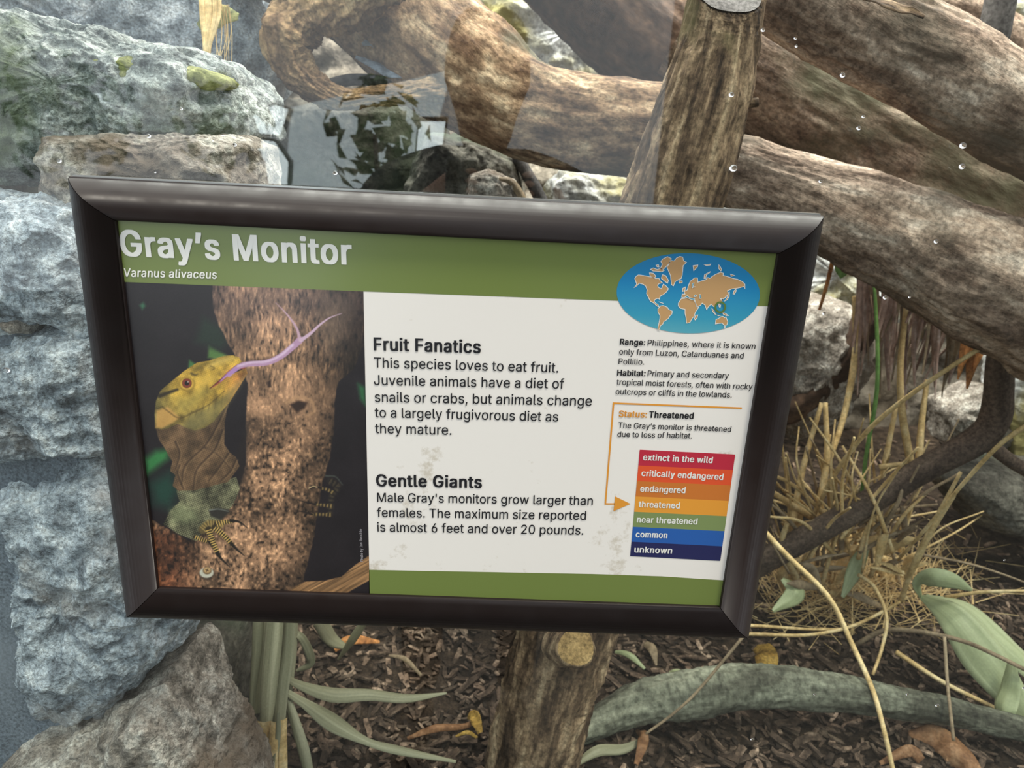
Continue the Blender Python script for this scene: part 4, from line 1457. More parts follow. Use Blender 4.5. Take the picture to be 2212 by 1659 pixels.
fb, *_ = log('stick', [(1112, 325, .70, 13), (1135, 370, .69, 13), (1158, 410, .68, 14), (1185, 470, .67, 15)], M['post'], None, 13, 0.05, 0.03, 0.02, 24, 50)
tag(fb, 'short grey stick leaning in the hollow under the horizontal log', 'stick')

# driftwood on the ground
dw, *_ = log('driftwood', [(1150, 1640, .30, 20), (1260, 1575, .33, 30), (1380, 1520, .35, 40), (1500, 1500, .36, 48), (1630, 1482, .37, 44), (1790, 1494, .36, 38), (1930, 1516, .35, 34), (2080, 1545, .34, 28), (2250, 1585, .32, 24), (2400, 1620, .31, 20)],
             M['drift'], None, 14, 0.14, 0.1, 0.08, 70, 300, 3)
tag(dw, 'grey green driftwood root lying on the mulch at bottom right', 'driftwood')

# ------------------------------------------------------------------ plants
def wp(pts):
    return [at(*p) for p in pts]


def stalk(pts, wpx, mat, parent=None, name='stalk', taper=0.5):
    P = wp(pts)
    r = wpx / 2 * mpp(P[len(P) // 2])
    k = len(P)
    return tube(name, P, [r * (1 - (1 - taper) * i / (k - 1)) for i in range(k)], mat, parent)


def fallen(label, pts, wpx, mat='straw', taper=0.7):
    o = stalk(pts, wpx, M[mat], None, 'straw_stalk', taper)
    return tag(o, label, 'stalk', None)


fallen('long straw stalk arching down from the frame corner to the bottom edge', [(1630, 1125, .50), (1700, 1200, .47), (1790, 1290, .43), (1840, 1390, .39), (1885, 1490, .34), (1910, 1580, .30), (1935, 1690, .27)], 13)
fallen('straight straw stalk running to the lower right corner over the driftwood', [(1935, 1408, .46), (2030, 1470, .42), (2130, 1520, .38), (2240, 1572, .35)], 12)
fallen('horizontal straw stalk coming out from under the frame corner', [(1560, 1368, .52), (1640, 1370, .51), (1740, 1372, .50), (1830, 1356, .50), (1900, 1325, .52), (1960, 1290, .56)], 9)
fallen('second horizontal straw stalk just above the first by the frame corner', [(1560, 1350, .53), (1640, 1352, .53), (1760, 1360, .52), (1830, 1358, .52)], 8)
fallen('kinked straw stalk hooked over below the forked branch', [(1855, 1242, .56), (1890, 1270, .52), (1915, 1335, .48), (1905, 1400, .45), (1885, 1458, .42)], 9)
fallen('long straw stalk leaning from the right log down to the clump', [(2152, 730, .44), (2050, 795, .47), (1950, 865, .51), (1870, 935, .55), (1800, 1030, .60), (1750, 1130, .66)], 9, taper=1.2)
fallen('pale stalk slanting from the right edge down to the left', [(2240, 905, .38), (2160, 960, .42), (2080, 1045, .46), (2010, 1130, .51), (1940, 1210, .57)], 10)
fallen('thin reddish stalk lying to the right edge above the broad leaf', [(1990, 1198, .60), (2080, 1215, .57), (2150, 1235, .54), (2240, 1268, .50)], 6, 'straw_grey')
fallen('yellow stalk lying flat to the right edge above the broad leaf', [(2040, 1290, .52), (2110, 1280, .50), (2170, 1277, .48), (2250, 1277, .46)], 9)
fallen('brown stalk arching over the broad leaf to the right edge', [(1850, 1392, .50), (1910, 1362, .49), (1990, 1365, .46), (2080, 1385, .42), (2150, 1415, .38), (2240, 1460, .35)], 12, 'straw_grey')
fallen('thin upright grey stem in front of the driftwood', [(2040, 1375, .38), (2046, 1470, .35), (2052, 1530, .32), (2060, 1600, .30)], 7, 'straw_grey', 1.0)
fallen('thin straight stem crossing the mulch below the frame corner', [(1605, 1375, .30), (1560, 1430, .29), (1500, 1500, .28), (1450, 1545, .27), (1395, 1585, .26)], 7, 'straw_grey', 0.8)

clump = empty('dry_grass_clump', atz(1830, 1300, -0.585))
tag(clump, 'tangled clump of dry straw coloured grass right of the sign', 'grass')
rs = random.Random(5)
special = [
    [(1712, 1130, .70), (1735, 1010, .72), (1775, 870, .74)], [(1760, 1130, .68), (1785, 1000, .7), (1783, 870, .72)], [(1985, 1000, .66), (1990, 920, .68), (2003, 820, .70)],
    [(1975, 1040, .66), (1950, 900, .68), (1945, 790, .70), (1958, 660, .72)], [(1880, 1200, .7), (1900, 1060, .72), (1935, 880, .74)], [(1850, 640, .8), (1848, 760, .8), (1825, 890, .76), (1790, 1000, .72)],
    [(1830, 1180, .66), (1760, 1090, .64), (1700, 1040, .62), (1640, 1020, .6)], [(1900, 1010, .62), (1960, 1000, .6)], [(1820, 1150, .7), (1740, 1110, .68), (1660, 1060, .66), (1590, 1040, .64)],
    [(1960, 1250, .55), (2010, 1150, .52), (2060, 1070, .5)], [(1720, 1250, .6), (1690, 1180, .6), (1700, 1130, .6)], [(1945, 1300, .55), (1985, 1190, .53), (2075, 1020, .5)],
]
for p in special:
    stalk(p, rs.uniform(11, 18), M['straw'], clump, taper=0.6)
for k in range(80):
    bx, by = rs.uniform(1700, 1960), rs.uniform(1120, 1270)
    an = rs.uniform(-1.25, 1.25)
    ln = rs.uniform(110, 290)
    y0 = rs.uniform(.58, .82)
    ex_, ey_ = bx + math.sin(an) * ln, by - abs(math.cos(an)) * ln
    mx_, my_ = (bx + ex_) / 2 + rs.uniform(-25, 25), (by + ey_) / 2 - rs.uniform(0, 30)
    stalk([(bx, by, y0), (mx_, my_, y0 - .03), (ex_, ey_, y0 - rs.uniform(-.05, .12))], rs.uniform(5, 11), M['straw' if rs.random() < .7 else 'straw_grey'], clump)
for k in range(40):
    bx, by = rs.uniform(1700, 1980), rs.uniform(1150, 1330)
    an = rs.uniform(-1.6, 1.6)
    ln = rs.uniform(50, 120)
    y0 = rs.uniform(.55, .75)
    P = wp([(bx, by, y0), (bx + math.sin(an) * ln * .5, by - math.cos(an) * ln * .55, y0 - .02), (bx + math.sin(an) * ln, by - math.cos(an) * ln * .7, y0 - .03)])
    w = rs.uniform(7, 14) * mpp(P[0])
    leaf('blade', P, [w * .5, w, w * .1], M['straw' if rs.random() < .75 else 'straw_grey'], clump, rs.uniform(-1, 1), 0.5, 10, 5)
# fine thatch at the base, uncountable
V, Fs = [], []
for k in range(900):
    c = atz(rs.gauss(1830, 110), rs.gauss(1270, 45), -0.58)
    a, e = rs.uniform(0, 6.28), rs.uniform(0.1, 1.0)
    d = np.array([math.cos(a) * math.cos(e), math.sin(a) * math.cos(e), math.sin(e)]) * rs.uniform(.04, .12)
    s = np.cross(d, [0, 0, 1.0])
    s = s / np.linalg.norm(s) * rs.uniform(.0006, .0014)
    u = np.array([0, 0, .0008])
    b0 = len(V)
    V += [c - s, c + s, c + u, c + d - s * .4, c + d + s * .4, c + d + u]
    Fs += [(b0, b0 + 3, b0 + 4, b0 + 1), (b0 + 1, b0 + 4, b0 + 5, b0 + 2), (b0 + 2, b0 + 5, b0 + 3, b0)]
adopt(build('thatch', V, Fs, M['straw'], None, smooth=False, kind='stuff'), clump)

# hanging dry fibres
fibre = empty('hanging_fibres', at(1950, 560, .80))
tag(fibre, 'mauve brown bundle of dry fibres hanging below the right log', 'dry leaves')
for k in range(70):
    x = rs.uniform(1850, 2120)
    y0 = 545 + (x - 1850) * .45 + rs.uniform(-20, 10)
    dp = rs.uniform(.72, .9)
    ln = rs.uniform(120, 360) * (1 - (x - 1850) / 600)
    dx = rs.uniform(-50, 15) - (x - 1950) * 0.25
    P = wp([(x, y0, dp), (x + dx * .4 + rs.uniform(-10, 10), y0 + ln * .5, dp - .02), (x + dx, y0 + ln, dp - rs.uniform(0, .05))])
    w = rs.uniform(4, 10) * mpp(P[0])
    leaf('fibre', P, [w, w * .8, w * .3], M['fibre' if k % 4 else 'straw_grey'], fibre, rs.uniform(-1.2, 1.2), 0.5, 10, 5)
rust = empty('hanging_rust_leaf', at(2110, 690, .62))
tag(rust, 'torn rust orange dry leaf hanging under the lowest thick log', 'leaf')
for (x, ln, w) in ((2085, 130, 10), (2105, 150, 14), (2120, 110, 12), (2135, 60, 9), (2100, 95, 12)):
    P = wp([(x + 12, 690, .62), (x, 690 + ln * .5, .61), (x - 16, 690 + ln, .60)])
    ww = w * mpp(P[0])
    leaf('blade', P, [ww, ww, ww * .15], M['rust_leaf'], rust, rs.uniform(-.4, .4), .3, 12, 5)
for lab, pts, w, mk in (
        ('short green leaf tip hanging above the white rock', [(1822, 548, .75), (1820, 585, .75), (1816, 602, .75)], [17, 14, 1], 'leaf_green'),
        ('thin green shoot standing among the straw', [(1855, 1130, .62), (1870, 990, .62), (1895, 830, .63), (1890, 640, .66), (1878, 575, .68)], [3, 4, 4, 3, 2], 'leaf_green'),
        ('reddish brown twig blade at the frame edge', [(1800, 560, .8), (1785, 620, .8), (1770, 670, .8)], [5, 4, 3], 'rust_leaf')):
    P = wp(pts)
    tag(leaf('leaf', P, [x * mpp(P[0]) for x in w], M[mk], None, 0.2, .3), lab, 'leaf')

# broad pale leaves, right
bp_ = empty('broad_leaf_plant', at(1985, 1290, .52))
tag(bp_, 'plant with broad pale grey green leaves at the right edge', 'plant')
for pts, w, tw in (
        ([(1990, 1288, .52), (2060, 1330, .46), (2130, 1420, .41), (2190, 1500, .37), (2260, 1570, .34)], [6, 34, 46, 34, 16], 0.1),
        ([(2000, 1286, .53), (2080, 1310, .49), (2150, 1370, .45), (2260, 1470, .41)], [5, 22, 30, 26], 0.5),
        ([(1990, 1290, .52), (1986, 1262, .50), (2015, 1248, .48), (2060, 1256, .47), (2100, 1275, .47)], [4, 14, 20, 17, 3], -0.3),
        ([(2100, 1390, .43), (2105, 1430, .42), (2120, 1478, .41)], [4, 9, 1], 0.2),
        ([(2185, 1430, .38), (2180, 1490, .36), (2170, 1540, .34), (2210, 1600, .32)], [8, 20, 20, 4], -0.5),
        ([(1870, 1180, .62), (1850, 1230, .60), (1820, 1290, .57)], [10, 17, 4], 0.4),
        ([(1690, 1250, .56), (1720, 1280, .54), (1670, 1320, .52)], [5, 22, 4], 0.4)):
    P = wp(pts)
    leaf('leaf', P, [x * mpp(q) for x, q in zip(w, P)], M['leaf_pale'], bp_, tw, .28, 26, 9, wav=.15, seed=w[1])

# strap leaved plant bottom left
sp_ = empty('strap_leaf_plant', at(585, 1740, .20))
tag(sp_, 'strap leaved plant with grey green leaves and straw coloured base below the sign', 'plant')
for pts, w, tw, mk in (
        ([(560, 1290, .24), (556, 1400, .23), (545, 1520, .22), (548, 1620, .21)], [12, 11, 6, 3], 0.2, 'leaf_grey'),
        ([(600, 1290, .24), (590, 1400, .23), (580, 1500, .22), (575, 1600, .21)], [16, 18, 17, 12], 0.1, 'leaf_grey'),
        ([(625, 1290, .25), (620, 1400, .24), (606, 1500, .225), (600, 1590, .21)], [12, 14, 15, 12], -0.2, 'leaf_grey'),
        ([(575, 1290, .26), (570, 1420, .25), (560, 1540, .23)], [10, 14, 10], 0.6, 'leaf_grey'),
        ([(640, 1290, .27), (634, 1420, .26), (615, 1560, .23), (605, 1640, .21)], [6, 7, 7, 5], 0.4, 'leaf_grey'),
        ([(612, 1460, .24), (650, 1480, .25), (720, 1500, .26), (800, 1500, .27), (880, 1508, .28), (965, 1497, .29)], [6, 9, 15, 12, 9, 2], 0.1, 'leaf_grey'),
        ([(612, 1490, .24), (660, 1520, .24), (720, 1560, .25), (790, 1600, .25), (860, 1620, .25), (985, 1645, .26)], [6, 10, 18, 8, 9, 3], 0.1, 'leaf_grey'),
        ([(610, 1480, .25), (630, 1540, .23), (655, 1620, .21), (670, 1690, .2)], [6, 10, 12, 10], -0.2, 'leaf_grey'),
        ([(625, 1360, .27), (655, 1380, .27), (672, 1430, .28), (640, 1450, .28)], [6, 9, 9, 3], 0.3, 'leaf_grey'),
        ([(690, 1340, .42), (720, 1380, .44), (755, 1400, .46)], [16, 16, 3], 0.2, 'leaf_grey'),
        ([(790, 1340, .44), (760, 1385, .44), (730, 1425, .45)], [8, 9, 2], 0.4, 'leaf_grey'),
        ([(570, 1560, .205), (560, 1630, .195), (556, 1760, .18)], [14, 16, 16], 0.1, 'straw'),
        ([(592, 1560, .20), (588, 1630, .19), (586, 1760, .18)], [9, 11, 13], -0.3, 'straw'),
        ([(612, 1555, .205), (612, 1640, .195), (614, 1760, .18)], [9, 10, 12], 0.4, 'straw'),
        ([(602, 1540, .20), (600, 1600, .195), (580, 1700, .18)], [4, 6, 6], 0.4, 'leaf_grey')):
    P = wp(pts)
    leaf('leaf', P, [x * mpp(q) for x, q in zip(w, P)], M[mk], sp_, tw, .35, 24, 7, wav=.1, seed=w[0] + pts[0][0])

# straw bundle and curled leaves at upper left
sb = empty('straw_bundle', at(450, 150, .42))
tag(sb, 'pale yellow bundle of aerial roots standing on the mossy rock', 'dry plant')
for k in range(13):
    x0 = 428 + k * 3.6 + rs.uniform(-3, 3)
    x1 = 447 + (k - 6) * 1.0
    stalk([(x0, -60, .45), (x0 + 4, 30, .43), (x1, 100, .42), (x1 - 1, 145, .42)], rs.uniform(6, 10), M['straw'], sb, 'root_strand', 0.8)
for k in range(9):
    x0 = 470 + k * 3
    stalk([(x0, 10, .45), (x0 + rs.uniform(-8, 8), 70, .45), (x0 + rs.uniform(-14, 8), 135, .44)], 1.8, M['straw'], sb, 'root_strand', 0.7)
P = wp([(430, 60, .47), (470, 30, .47), (515, 35, .47)])
lf = leaf('leaf', P, [12 * mpp(P[0]), 26 * mpp(P[0]), 8 * mpp(P[0])], M['moss'], sb, 0.2, .3)
lf['label'] = 'yellow green leaf behind the strands'
for lab, pts, w in (
        ('pale blue grey curled leaf in the hollow of the hooked root, upper one', [(782, 95, .56), (805, 88, .56), (830, 105, .56), (850, 125, .56)], [3, 12, 14, 3]),
        ('pale blue grey curled leaf in the hollow of the hooked root, lower one', [(768, 122, .55), (800, 135, .55), (840, 152, .55), (872, 160, .55)], [3, 9, 13, 8])):
    P = wp(pts)
    tag(leaf('curled_leaf', P, [x * mpp(P[0]) for x in w], M['blue_leaf'], None, .2, .4, wav=.3), lab, 'leaf')
lgd = log('stick', [(690, 190, .58, 12), (760, 172, .575, 12), (840, 178, .57, 11), (900, 186, .57, 10)], M['post'], None, 15, .05, .03, .02, 30, 50)[0]
tag(lgd, 'horizontal grey stick inside the loop of the hooked root', 'stick')
P = wp([(1078, 385, .62), (1105, 392, .62), (1128, 425, .62), (1130, 450, .62)])
tag(leaf('dry_leaf', P, [4 * mpp(P[0]), 9 * mpp(P[0]), 9 * mpp(P[0]), 5 * mpp(P[0])], M['straw_grey'], None, .3, .3), 'tan curved dry leaf in the hollow just above the frame', 'leaf')

# dead leaves lying on the mulch
dl = [('large brown crumpled dead leaf at the bottom right on the mulch', [(1962, 1590), (2020, 1610), (2080, 1650), (2120, 1690)], [6, 26, 26, 8], 'leaf_brown', .6),
      ('yellow dead leaf lying behind the driftwood near the frame corner', [(1640, 1385), (1655, 1410), (1660, 1440)], [16, 24, 20], 'leaf_yellow', .2),
      ('orange brown dead leaf below the left half of the frame', [(722, 1408), (760, 1400), (820, 1388)], [7, 11, 3], 'rust_leaf', .3),
      ('pale curled leaf on the mulch left of the trunk', [(880, 1580), (940, 1568), (1005, 1552), (1030, 1535)], [3, 8, 6, 4], 'leaf_brown', .5),
      ('small yellow leaf sliver left of the trunk', [(985, 1574), (1010, 1578), (1032, 1578)], [2, 4, 3], 'leaf_yellow', .2),
      ('dark curled leaf with pale rim left of the trunk', [(1008, 1530), (1025, 1545), (1038, 1568)], [6, 12, 6], 'leaf_yellow', .9),
      ('pale twig like leaf on the mulch in front of the trunk, left', [(840, 1415), (875, 1430), (910, 1450)], [2, 5, 3], 'straw_grey', .2),
      ('grey green dry leaf right of the trunk foot', [(1235, 1650), (1290, 1630), (1350, 1610), (1400, 1585)], [4, 11, 10, 3], 'leaf_grey', .2),
      ('fanned brown leaf tuft beside the thin stem', [(1375, 1570), (1390, 1600), (1375, 1645)], [3, 12, 5], 'leaf_brown', .7),
      ('pale leaf scrap under the frame right of the trunk', [(1330, 1392), (1360, 1410), (1395, 1428)], [3, 7, 3], 'leaf_pale', .3),
      ('tan leaf standing up under the frame right of the trunk', [(1395, 1372), (1410, 1395), (1420, 1420)], [8, 10, 2], 'straw_grey', .3),
      ('small pale green leaf scrap near the driftwood end', [(1448, 1435), (1468, 1445), (1490, 1452)], [3, 7, 4], 'leaf_pale', .4),
      ('brown leaf on the mulch at the bottom right, smaller one', [(1990, 1650), (1960, 1640), (1900, 1652)], [10, 12, 4], 'leaf_brown', .4)]
for lab, pts, w, mk, wv in dl:
    P = []
    for px, py in pts:
        q = atz(px, py, GZ + .018)
        q[2] = float(gh(q[0], q[1])) + .014
        P.append(q)
    P[1][2] += .01
    tag(leaf('dead_leaf', P, [x * mpp(q) for x, q in zip(w, P)], M[mk], None, .1, .3, 18, 7, wav=wv, seed=len(lab)), lab, 'leaf')

# wood chips of the mulch: nearest ones single, the rest as one bed
def chip_mesh(seed):
    r = random.Random(seed)
    ln, wd_, th = r.uniform(.008, .022), r.uniform(.0025, .006), r.uniform(.001, .0025)
    V = []
    for sx in (-1, -.3, .5, 1):
        k = 1 - .45 * abs(sx) * r.uniform(.4, 1)
        oy = r.uniform(-.3, .3) * wd_
        oz = r.uniform(-1, 1) * th
        for sy, sz in ((-1, -1), (1, -1), (1, 1), (-1, 1)):
            V.append((sx * ln, sy * wd_ * k + oy, sz * th * k + oz))
    Fs = []
    for i in range(3):
        for j in range(4):
            j2 = (j + 1) % 4
            Fs.append((i * 4 + j, i * 4 + j2, i * 4 + 4 + j2, i * 4 + 4 + j))
    Fs += [(3, 2, 1, 0), (12, 13, 14, 15)]
    return np.array(V), Fs


protos = [chip_mesh(k) for k in range(14)]
pmesh = []
for k, (V, Fs) in enumerate(protos):
    me = bpy.data.meshes.new('wood_chip')
    me.from_pydata([tuple(v) for v in V], [], Fs)
    me.materials.append(M['chip'])
    pmesh.append(me)
for k in range(290):
    px = rs.uniform(640, 2210)
    py = rs.uniform(1400, 1659)
    p = atz(px, py, GZ)
    o = bpy.data.objects.new('wood_chip', pmesh[k % 14])
    COL.objects.link(o)
    o.location = (p[0], p[1], float(gh(p[0], p[1])) + rs.uniform(.006, .014))
    o.rotation_euler = (rs.uniform(-.5, .5), rs.uniform(-.35, .35), rs.uniform(0, 6.28))
    sc = rs.uniform(.6, 1.25)
    o.scale = (sc, sc, sc)
    o.parent = floor
Vs, Fall, off, cols = [], [], 0, []
rg = np.random.RandomState(8)
for k in range(9000):
    if k < 6500:
        x, y = rg.uniform(-.55, 1.15), rg.uniform(.05, .75)
    else:
        x, y = rg.uniform(-.9, 1.9), rg.uniform(.5, 1.5)
    V, Fs = protos[k % 14]
    a = rg.uniform(0, 6.28)
    tl = rg.uniform(-.5, .5)
    s = rg.uniform(.4, 1.0)
    c_, s_ = math.cos(a), math.sin(a)
    ct, st = math.cos(tl), math.sin(tl)
    Rm = np.array([[c_, -s_, 0], [s_, c_, 0], [0, 0, 1]]) @ np.array([[ct, 0, st], [0, 1, 0], [-st, 0, ct]])
    Vs.append((V * s) @ Rm.T + np.array([x, y, 0]))
    Fall += [tuple(i + off for i in f) for f in Fs]
    cols.append(np.repeat(rg.choice([0.3, .5, .7, .9, 1.2, 1.8, 2.6])[None], len(V)))
    off += len(V)
Vs = np.vstack(Vs)
Vs[:, 2] += gh(Vs[:, 0], Vs[:, 1]) + .003
mt = M['chip'].copy()
mt.name = 'mulch chips'
n, l = mt.node_tree.nodes, mt.node_tree.links
b = n['Principled BSDF']
src = b.inputs['Base Color'].links[0].from_socket
an = n.new('ShaderNodeAttribute')
an.attribute_name = 'print_col'
mx = n.new('ShaderNodeMix')
mx.data_type = 'RGBA'
mx.blend_type = 'MULTIPLY'
mx.inputs[0].default_value = 1
l.new(src, mx.inputs[6])
l.new(an.outputs['Color'], mx.inputs[7])
l.new(mx.outputs[2], b.inputs['Base Color'])
o = build('wood_chips', Vs, Fall, mt, None, smooth=False, kind='stuff', col=np.repeat(np.concatenate(cols)[:, None], 3, 1))
o.parent = floor

# ------------------------------------------------------------------ water drops on the glass
DROPS = ['over the pale top right log, upper of two at far right', 'over the top right logs, lower of two at far right', 'over the pale top right log, right one of a close pair',
         'over the pale top right log, left one of a close pair', 'over the pale log a little right of the trunk top', 'at the right edge of the trunk above the frame, large', 'over the middle of the leaning trunk',
         'beside the cut top of the trunk', 'over the hanging mauve fibres', 'over the grey banded rock beside the frame', 'over the lowest log just above the frame corner', 'small one over the hanging fibres, right of another',
         'over the mossy rock at the far left above the frame corner', 'tiny one just above the top left frame edge', 'over the warm grey rock above the frame', 'above the middle of the title band over the frame',
         'over the right end of the warm grey rock', 'over the shaded side of the mossy rock', 'at the left edge beside the frame', 'small one beside the cut trunk top, upper of a pair', 'small one beside the cut trunk top, lower of a pair',
         'over the lowest log at the right', 'over the driftwood tip at lower right', 'over the driftwood at its right half', 'at the right edge beside the broad leaf', 'over the middle of the driftwood', 'on the glass low in front of the mulch',
         'over the dark soil above the broad leaf']
for di, (px, py, r) in enumerate(((2080, 315, 12), (2078, 360, 11), (1855, 277, 8), (1865, 252, 6), (1820, 163, 9), (1584, 364, 13), (1580, 205, 9), (1648, 65, 7), (1912, 643, 8), (1780, 677, 6), (1772, 392, 6),
                    (1965, 642, 5), (128, 348, 8), (335, 372, 4), (321, 294, 8), (724, 374, 8), (507, 313, 7), (391, 235, 6), (15, 800, 11), (1718, 83, 5), (1720, 100, 5), (2022, 522, 8), (2025, 1524, 7), (1960, 1500, 5),
                    (2212, 1486, 6), (1760, 1500, 4), (1625, 1597, 6), (2170, 1210, 4))):
    c = at(px, py, 0.0124)
    rr_ = r * mpp(c) * 0.6
    V, Fs = [c + np.array([0, -rr_ * .25, 0])], []
    nn = 16
    for i, ph in enumerate((.35, .7, 1.05, 1.4, 1.57)):
        for a in np.linspace(0, 2 * np.pi, nn, endpoint=False):
            V.append(c + np.array([rr_ * math.sin(ph) * math.cos(a) * 1.1, -rr_ * .25 * math.cos(ph), rr_ * math.sin(ph) * math.sin(a) * (1.0 if math.sin(a) > 0 else .8)]))
    Fs = [(0, 1 + k, 1 + (k + 1) % nn) for k in range(nn)]
    for i in range(4):
        for k in range(nn):
            a_, b_ = 1 + i * nn + k, 1 + i * nn + (k + 1) % nn
            Fs.append((a_, a_ + nn, b_ + nn, b_))
    Fs.append(tuple(reversed([1 + 4 * nn + k for k in range(nn)])))
    o = build('water_drop', V, Fs, M['drop'], None)
    tag(o, 'clear water drop ' + DROPS[di], 'water drop', 'water drops on the glass')

# ------------------------------------------------------------------ visitor side, seen only as a reflection in the glass
def mir(px, py, Yd):
    """the place behind the visitor that the glass shows at this pixel"""
    p = at(px, py, Yd)
    return np.array([p[0], 0.025 - p[1], p[2]])


# plain hall wall on the right hand side behind the visitor
box('wall_hall', (0.85, -3.3, -1.16), (4.5, -3.1, 1.9), plain('dark brown plaster', L(92, 82, 72), 0.9), kind='structure')
lit = bpy.data.materials.new('glowing reflection pane')  # glowing panes added to give the glass its bright reflected patches
lit.use_nodes = True
_b = lit.node_tree.nodes['Principled BSDF']
_b.inputs['Emission Color'].default_value = (0.86, 0.97, 1.0, 1)
_b.inputs['Emission Strength'].default_value = 6.5
wfm = plain('grey pane frame', L(88, 92, 92), 0.5)
WN = 2
for quad in ([(545, 248), (592, 226), (622, 236), (604, 292), (560, 288)], [(540, 298), (592, 306), (622, 350), (618, 430), (584, 430), (572, 350)], [(905, 262), (962, 262), (942, 430), (890, 430)],
             [(176, 204), (232, 200), (236, 222), (214, 222)], [(560, 560), (790, 575), (780, 668), (530, 650)]):  # last pane added for the pale sheen on the poster
    P = [mir(x, y, 2.6) for x, y in quad]
    k = len(P)
    V = P + [p + np.array([0, -0.03, 0]) for p in P]
    Fs = [tuple(range(k)), tuple(reversed(range(k, 2 * k)))] + [(i, i + k, (i + 1) % k + k, (i + 1) % k) for i in range(k)]
    pane = build('window_%d' % WN, V, Fs, lit, None, smooth=False, kind='structure')
    c = sum(P) / k
    O = [c + (p - c) * 1.12 for p in P]
    V = P + O + [p + np.array([0, -0.05, 0]) for p in O]
    Fs = [(i, (i + 1) % k, (i + 1) % k + k, i + k) for i in range(k)] + [(i + k, (i + 1) % k + k, (i + 1) % k + 2 * k, i + 2 * k) for i in range(k)]
    fo = build('window_frame', V, Fs, wfm, None, smooth=False)
    fo.parent = pane
    WN += 1
haze_glow = bpy.data.materials.new('glowing haze pane')  # glowing pane added only to lay pale haze on the glass
haze_glow.use_nodes = True
_b = haze_glow.node_tree.nodes['Principled BSDF']
_b.inputs['Emission Color'].default_value = (0.80, 0.95, 1.0, 1)
_b.inputs['Emission Strength'].default_value = 2.3
P = [mir(x, y, 3.0) for x, y in [(628, 232), (975, 150), (900, 440), (612, 440)]]
k = 4
V = P + [p + np.array([0, -0.03, 0]) for p in P]
Fs = [tuple(range(k)), tuple(reversed(range(k, 2 * k)))] + [(i, i + k, (i + 1) % k + k, (i + 1) % k) for i in range(k)]
build('window_%d' % WN, V, Fs, haze_glow, None, smooth=False, kind='structure')
# leafy shrubs behind the visitor
for lab, px, py, rad, n_l in (('leafy green shrub behind the visitor, far left', 150, 245, .26, 140), ('leafy green shrub behind the visitor, next to the bright pane', 480, 275, .18, 80),
                              ('yellow green shrub behind the visitor, nearest the person', 810, 290, .20, 90)):
    c = mir(px, py, 2.2)
    sh = empty('shrub', (c[0], c[1], -1.16))
    tag(sh, lab, 'shrub')
    tube('stem', [(c[0], c[1], -1.16), (c[0] + .03, c[1], -.5), (c[0], c[1], c[2])], [.02, .015, .008], M['branch'], sh)
    V, Fs = [], []
    for k in range(n_l):
        d = np.array([rs.gauss(0, 1), rs.gauss(0, 1), rs.gauss(0, 1)])
        d /= np.linalg.norm(d)
        q = c + d * rad * rs.uniform(.3, 1)
        t1 = np.cross(d, [rs.uniform(-1, 1), rs.uniform(-1, 1), 1]); t1 /= np.linalg.norm(t1)
        t2 = np.cross(d, t1)
        b0 = len(V)
        a_, w_ = .09, .03
        V += [q, q + t1 * a_ * .5 + t2 * w_ + d * .01, q + t1 * a_, q + t1 * a_ * .5 - t2 * w_ + d * .01]
        Fs += [(b0, b0 + 1, b0 + 2), (b0, b0 + 2, b0 + 3)]
    adopt(build('foliage', V, Fs, M['leaf_green'], None, smooth=False, kind='stuff'), sh)

# the person taking the photograph
cloth = plain('dark navy cloth', L(34, 36, 44), 0.9)
trou = plain('dark grey trousers', L(40, 40, 42), 0.9)
skin = plain('skin', L(196, 150, 124), 0.55)


def skinned(name, verts, edges, radii, mat, parent, sub_=2, root=0):
    me = bpy.data.meshes.new(name)
    me.from_pydata([tuple(v) for v in verts], edges, [])
    me.materials.append(mat)
    o = bpy.data.objects.new(name, me)
    COL.objects.link(o)
    md = o.modifiers.new('skin', 'SKIN')
    for i, r in enumerate(radii):
        me.skin_vertices[0].data[i].radius = r if isinstance(r, tuple) else (r, r)
    me.skin_vertices[0].data[root].use_root = True
    md.use_smooth_shade = True
    m2 = o.modifiers.new('sub', 'SUBSURF')
    m2.levels = m2.render_levels = sub_
    adopt(o, parent)
    return o


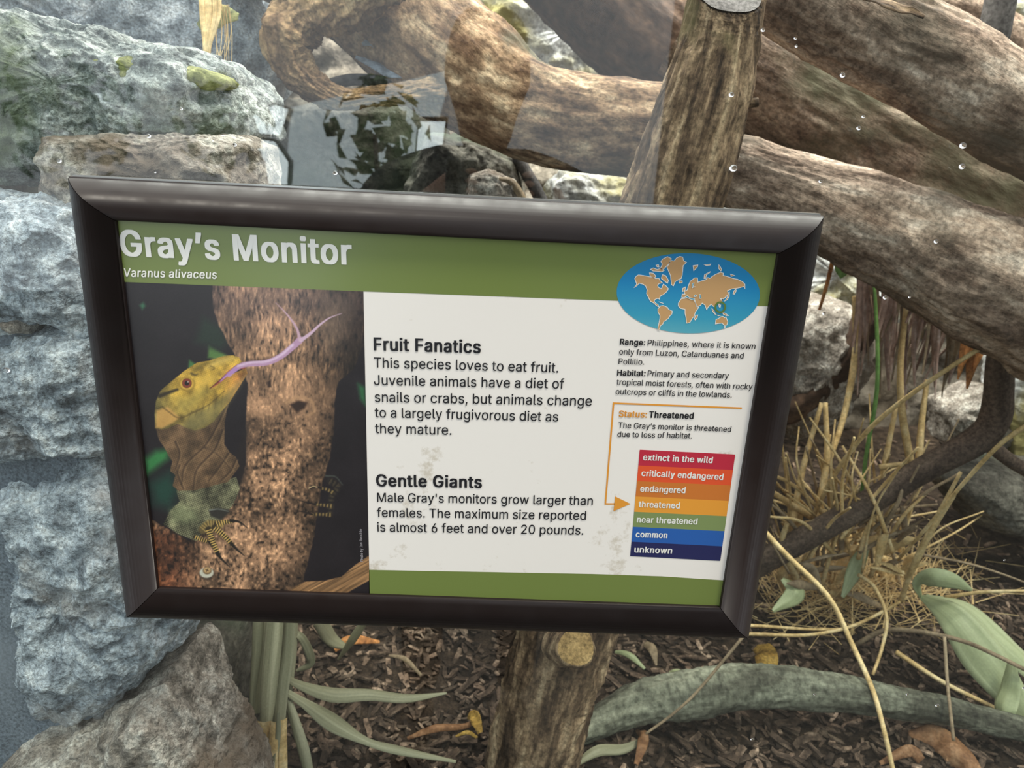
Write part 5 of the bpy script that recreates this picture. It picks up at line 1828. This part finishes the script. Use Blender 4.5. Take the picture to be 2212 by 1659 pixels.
pe = empty('person', (0.02, -0.92, -1.16))
tag(pe, 'person in dark clothes standing before the glass and holding up a phone', 'person')
v = [(0, -.92, -.28), (0, -.92, -.05), (0, -.90, .12), (0, -.885, .22),                      # pelvis, waist, chest, neck base
     (-.10, -.89, .17), (-.19, -.89, .14), (-.23, -.82, -.08), (-.10, -.62, .10),            # left arm to wrist
     (.10, -.89, .17), (.20, -.89, .14), (.25, -.82, -.08), (.13, -.62, .11),
     (-.10, -.92, -.34), (-.11, -.90, -.72), (-.11, -.93, -1.06), (.10, -.92, -.34), (.12, -.90, -.72), (.12, -.93, -1.06)]
e = [(0, 1), (1, 2), (2, 3), (2, 4), (4, 5), (5, 6), (6, 7), (2, 8), (8, 9), (9, 10), (10, 11), (0, 12), (12, 13), (13, 14), (0, 15), (15, 16), (16, 17)]
skinned('clothed_body', v, e, [(.15, .11), (.14, .10), (.15, .11), .06, .075, .062, .048, .034, .075, .062, .048, .034, .088, .062, .048, .088, .062, .048], cloth, pe)
hd = [(0, -.88, .20), (0, -.875, .27), (0, -.865, .33), (0, -.865, .40), (0, -.868, .43), (0, -.785, .335), (-.075, -.87, .345), (.075, -.87, .345)]
skinned('head', hd, [(0, 1), (1, 2), (2, 3), (3, 4), (2, 5), (2, 6), (2, 7)], [.05, .055, .078, .078, .05, .014, .014, .014], skin, pe)
skinned('hair', [(0, -.90, .30), (0, -.905, .37), (0, -.89, .42), (0, -.86, .44)], [(0, 1), (1, 2), (2, 3)], [.075, .085, .08, .06], plain('dark hair', L(40, 30, 24), .7), pe)
for sx in (-1, 1):
    w0 = np.array([-.10 if sx < 0 else .13, -.62, .105])
    palm = np.array([.031 + sx * .062, -.545, .165])
    vv = [w0, palm]
    ee = [(0, 1)]
    rr_ = [.027, .024]
    for k in range(4):
        base_ = palm + np.array([0, .012, .014 - k * .013])
        a_, b_, c_ = base_ + np.array([-sx * .004, .022, .002]), base_ + np.array([-sx * .020, .030, .002]), base_ + np.array([-sx * .034, .028, 0])
        i = len(vv)
        vv += [base_, a_, b_, c_]
        ee += [(1, i), (i, i + 1), (i + 1, i + 2), (i + 2, i + 3)]
        rr_ += [.009, .008, .0075, .0065]
    i = len(vv)
    vv += [palm + np.array([-sx * .012, -.012, .012]), palm + np.array([-sx * .030, -.014, .012]), palm + np.array([-sx * .044, -.010, .010])]
    ee += [(1, i), (i, i + 1), (i + 1, i + 2)]
    rr_ += [.012, .010, .008]
    skinned('hand', vv, ee, rr_, skin, pe, 1)
    skinned('shoe', [(sx * .115, -.95, -1.11), (sx * .12, -.86, -1.125), (sx * .13, -.74, -1.13)], [(0, 1), (1, 2)], [.045, .042, .034], plain('dark shoe', L(30, 28, 28), .6), pe)
ph = empty('phone', (0.031, -0.500, 0.16))
tag(ph, 'dark phone held up by the person before the glass', 'phone')
box('body', (-.045, -.508, .125), (.107, -.499, .197), plain('black glass', L(20, 20, 22), .2), ph, bev=.003)
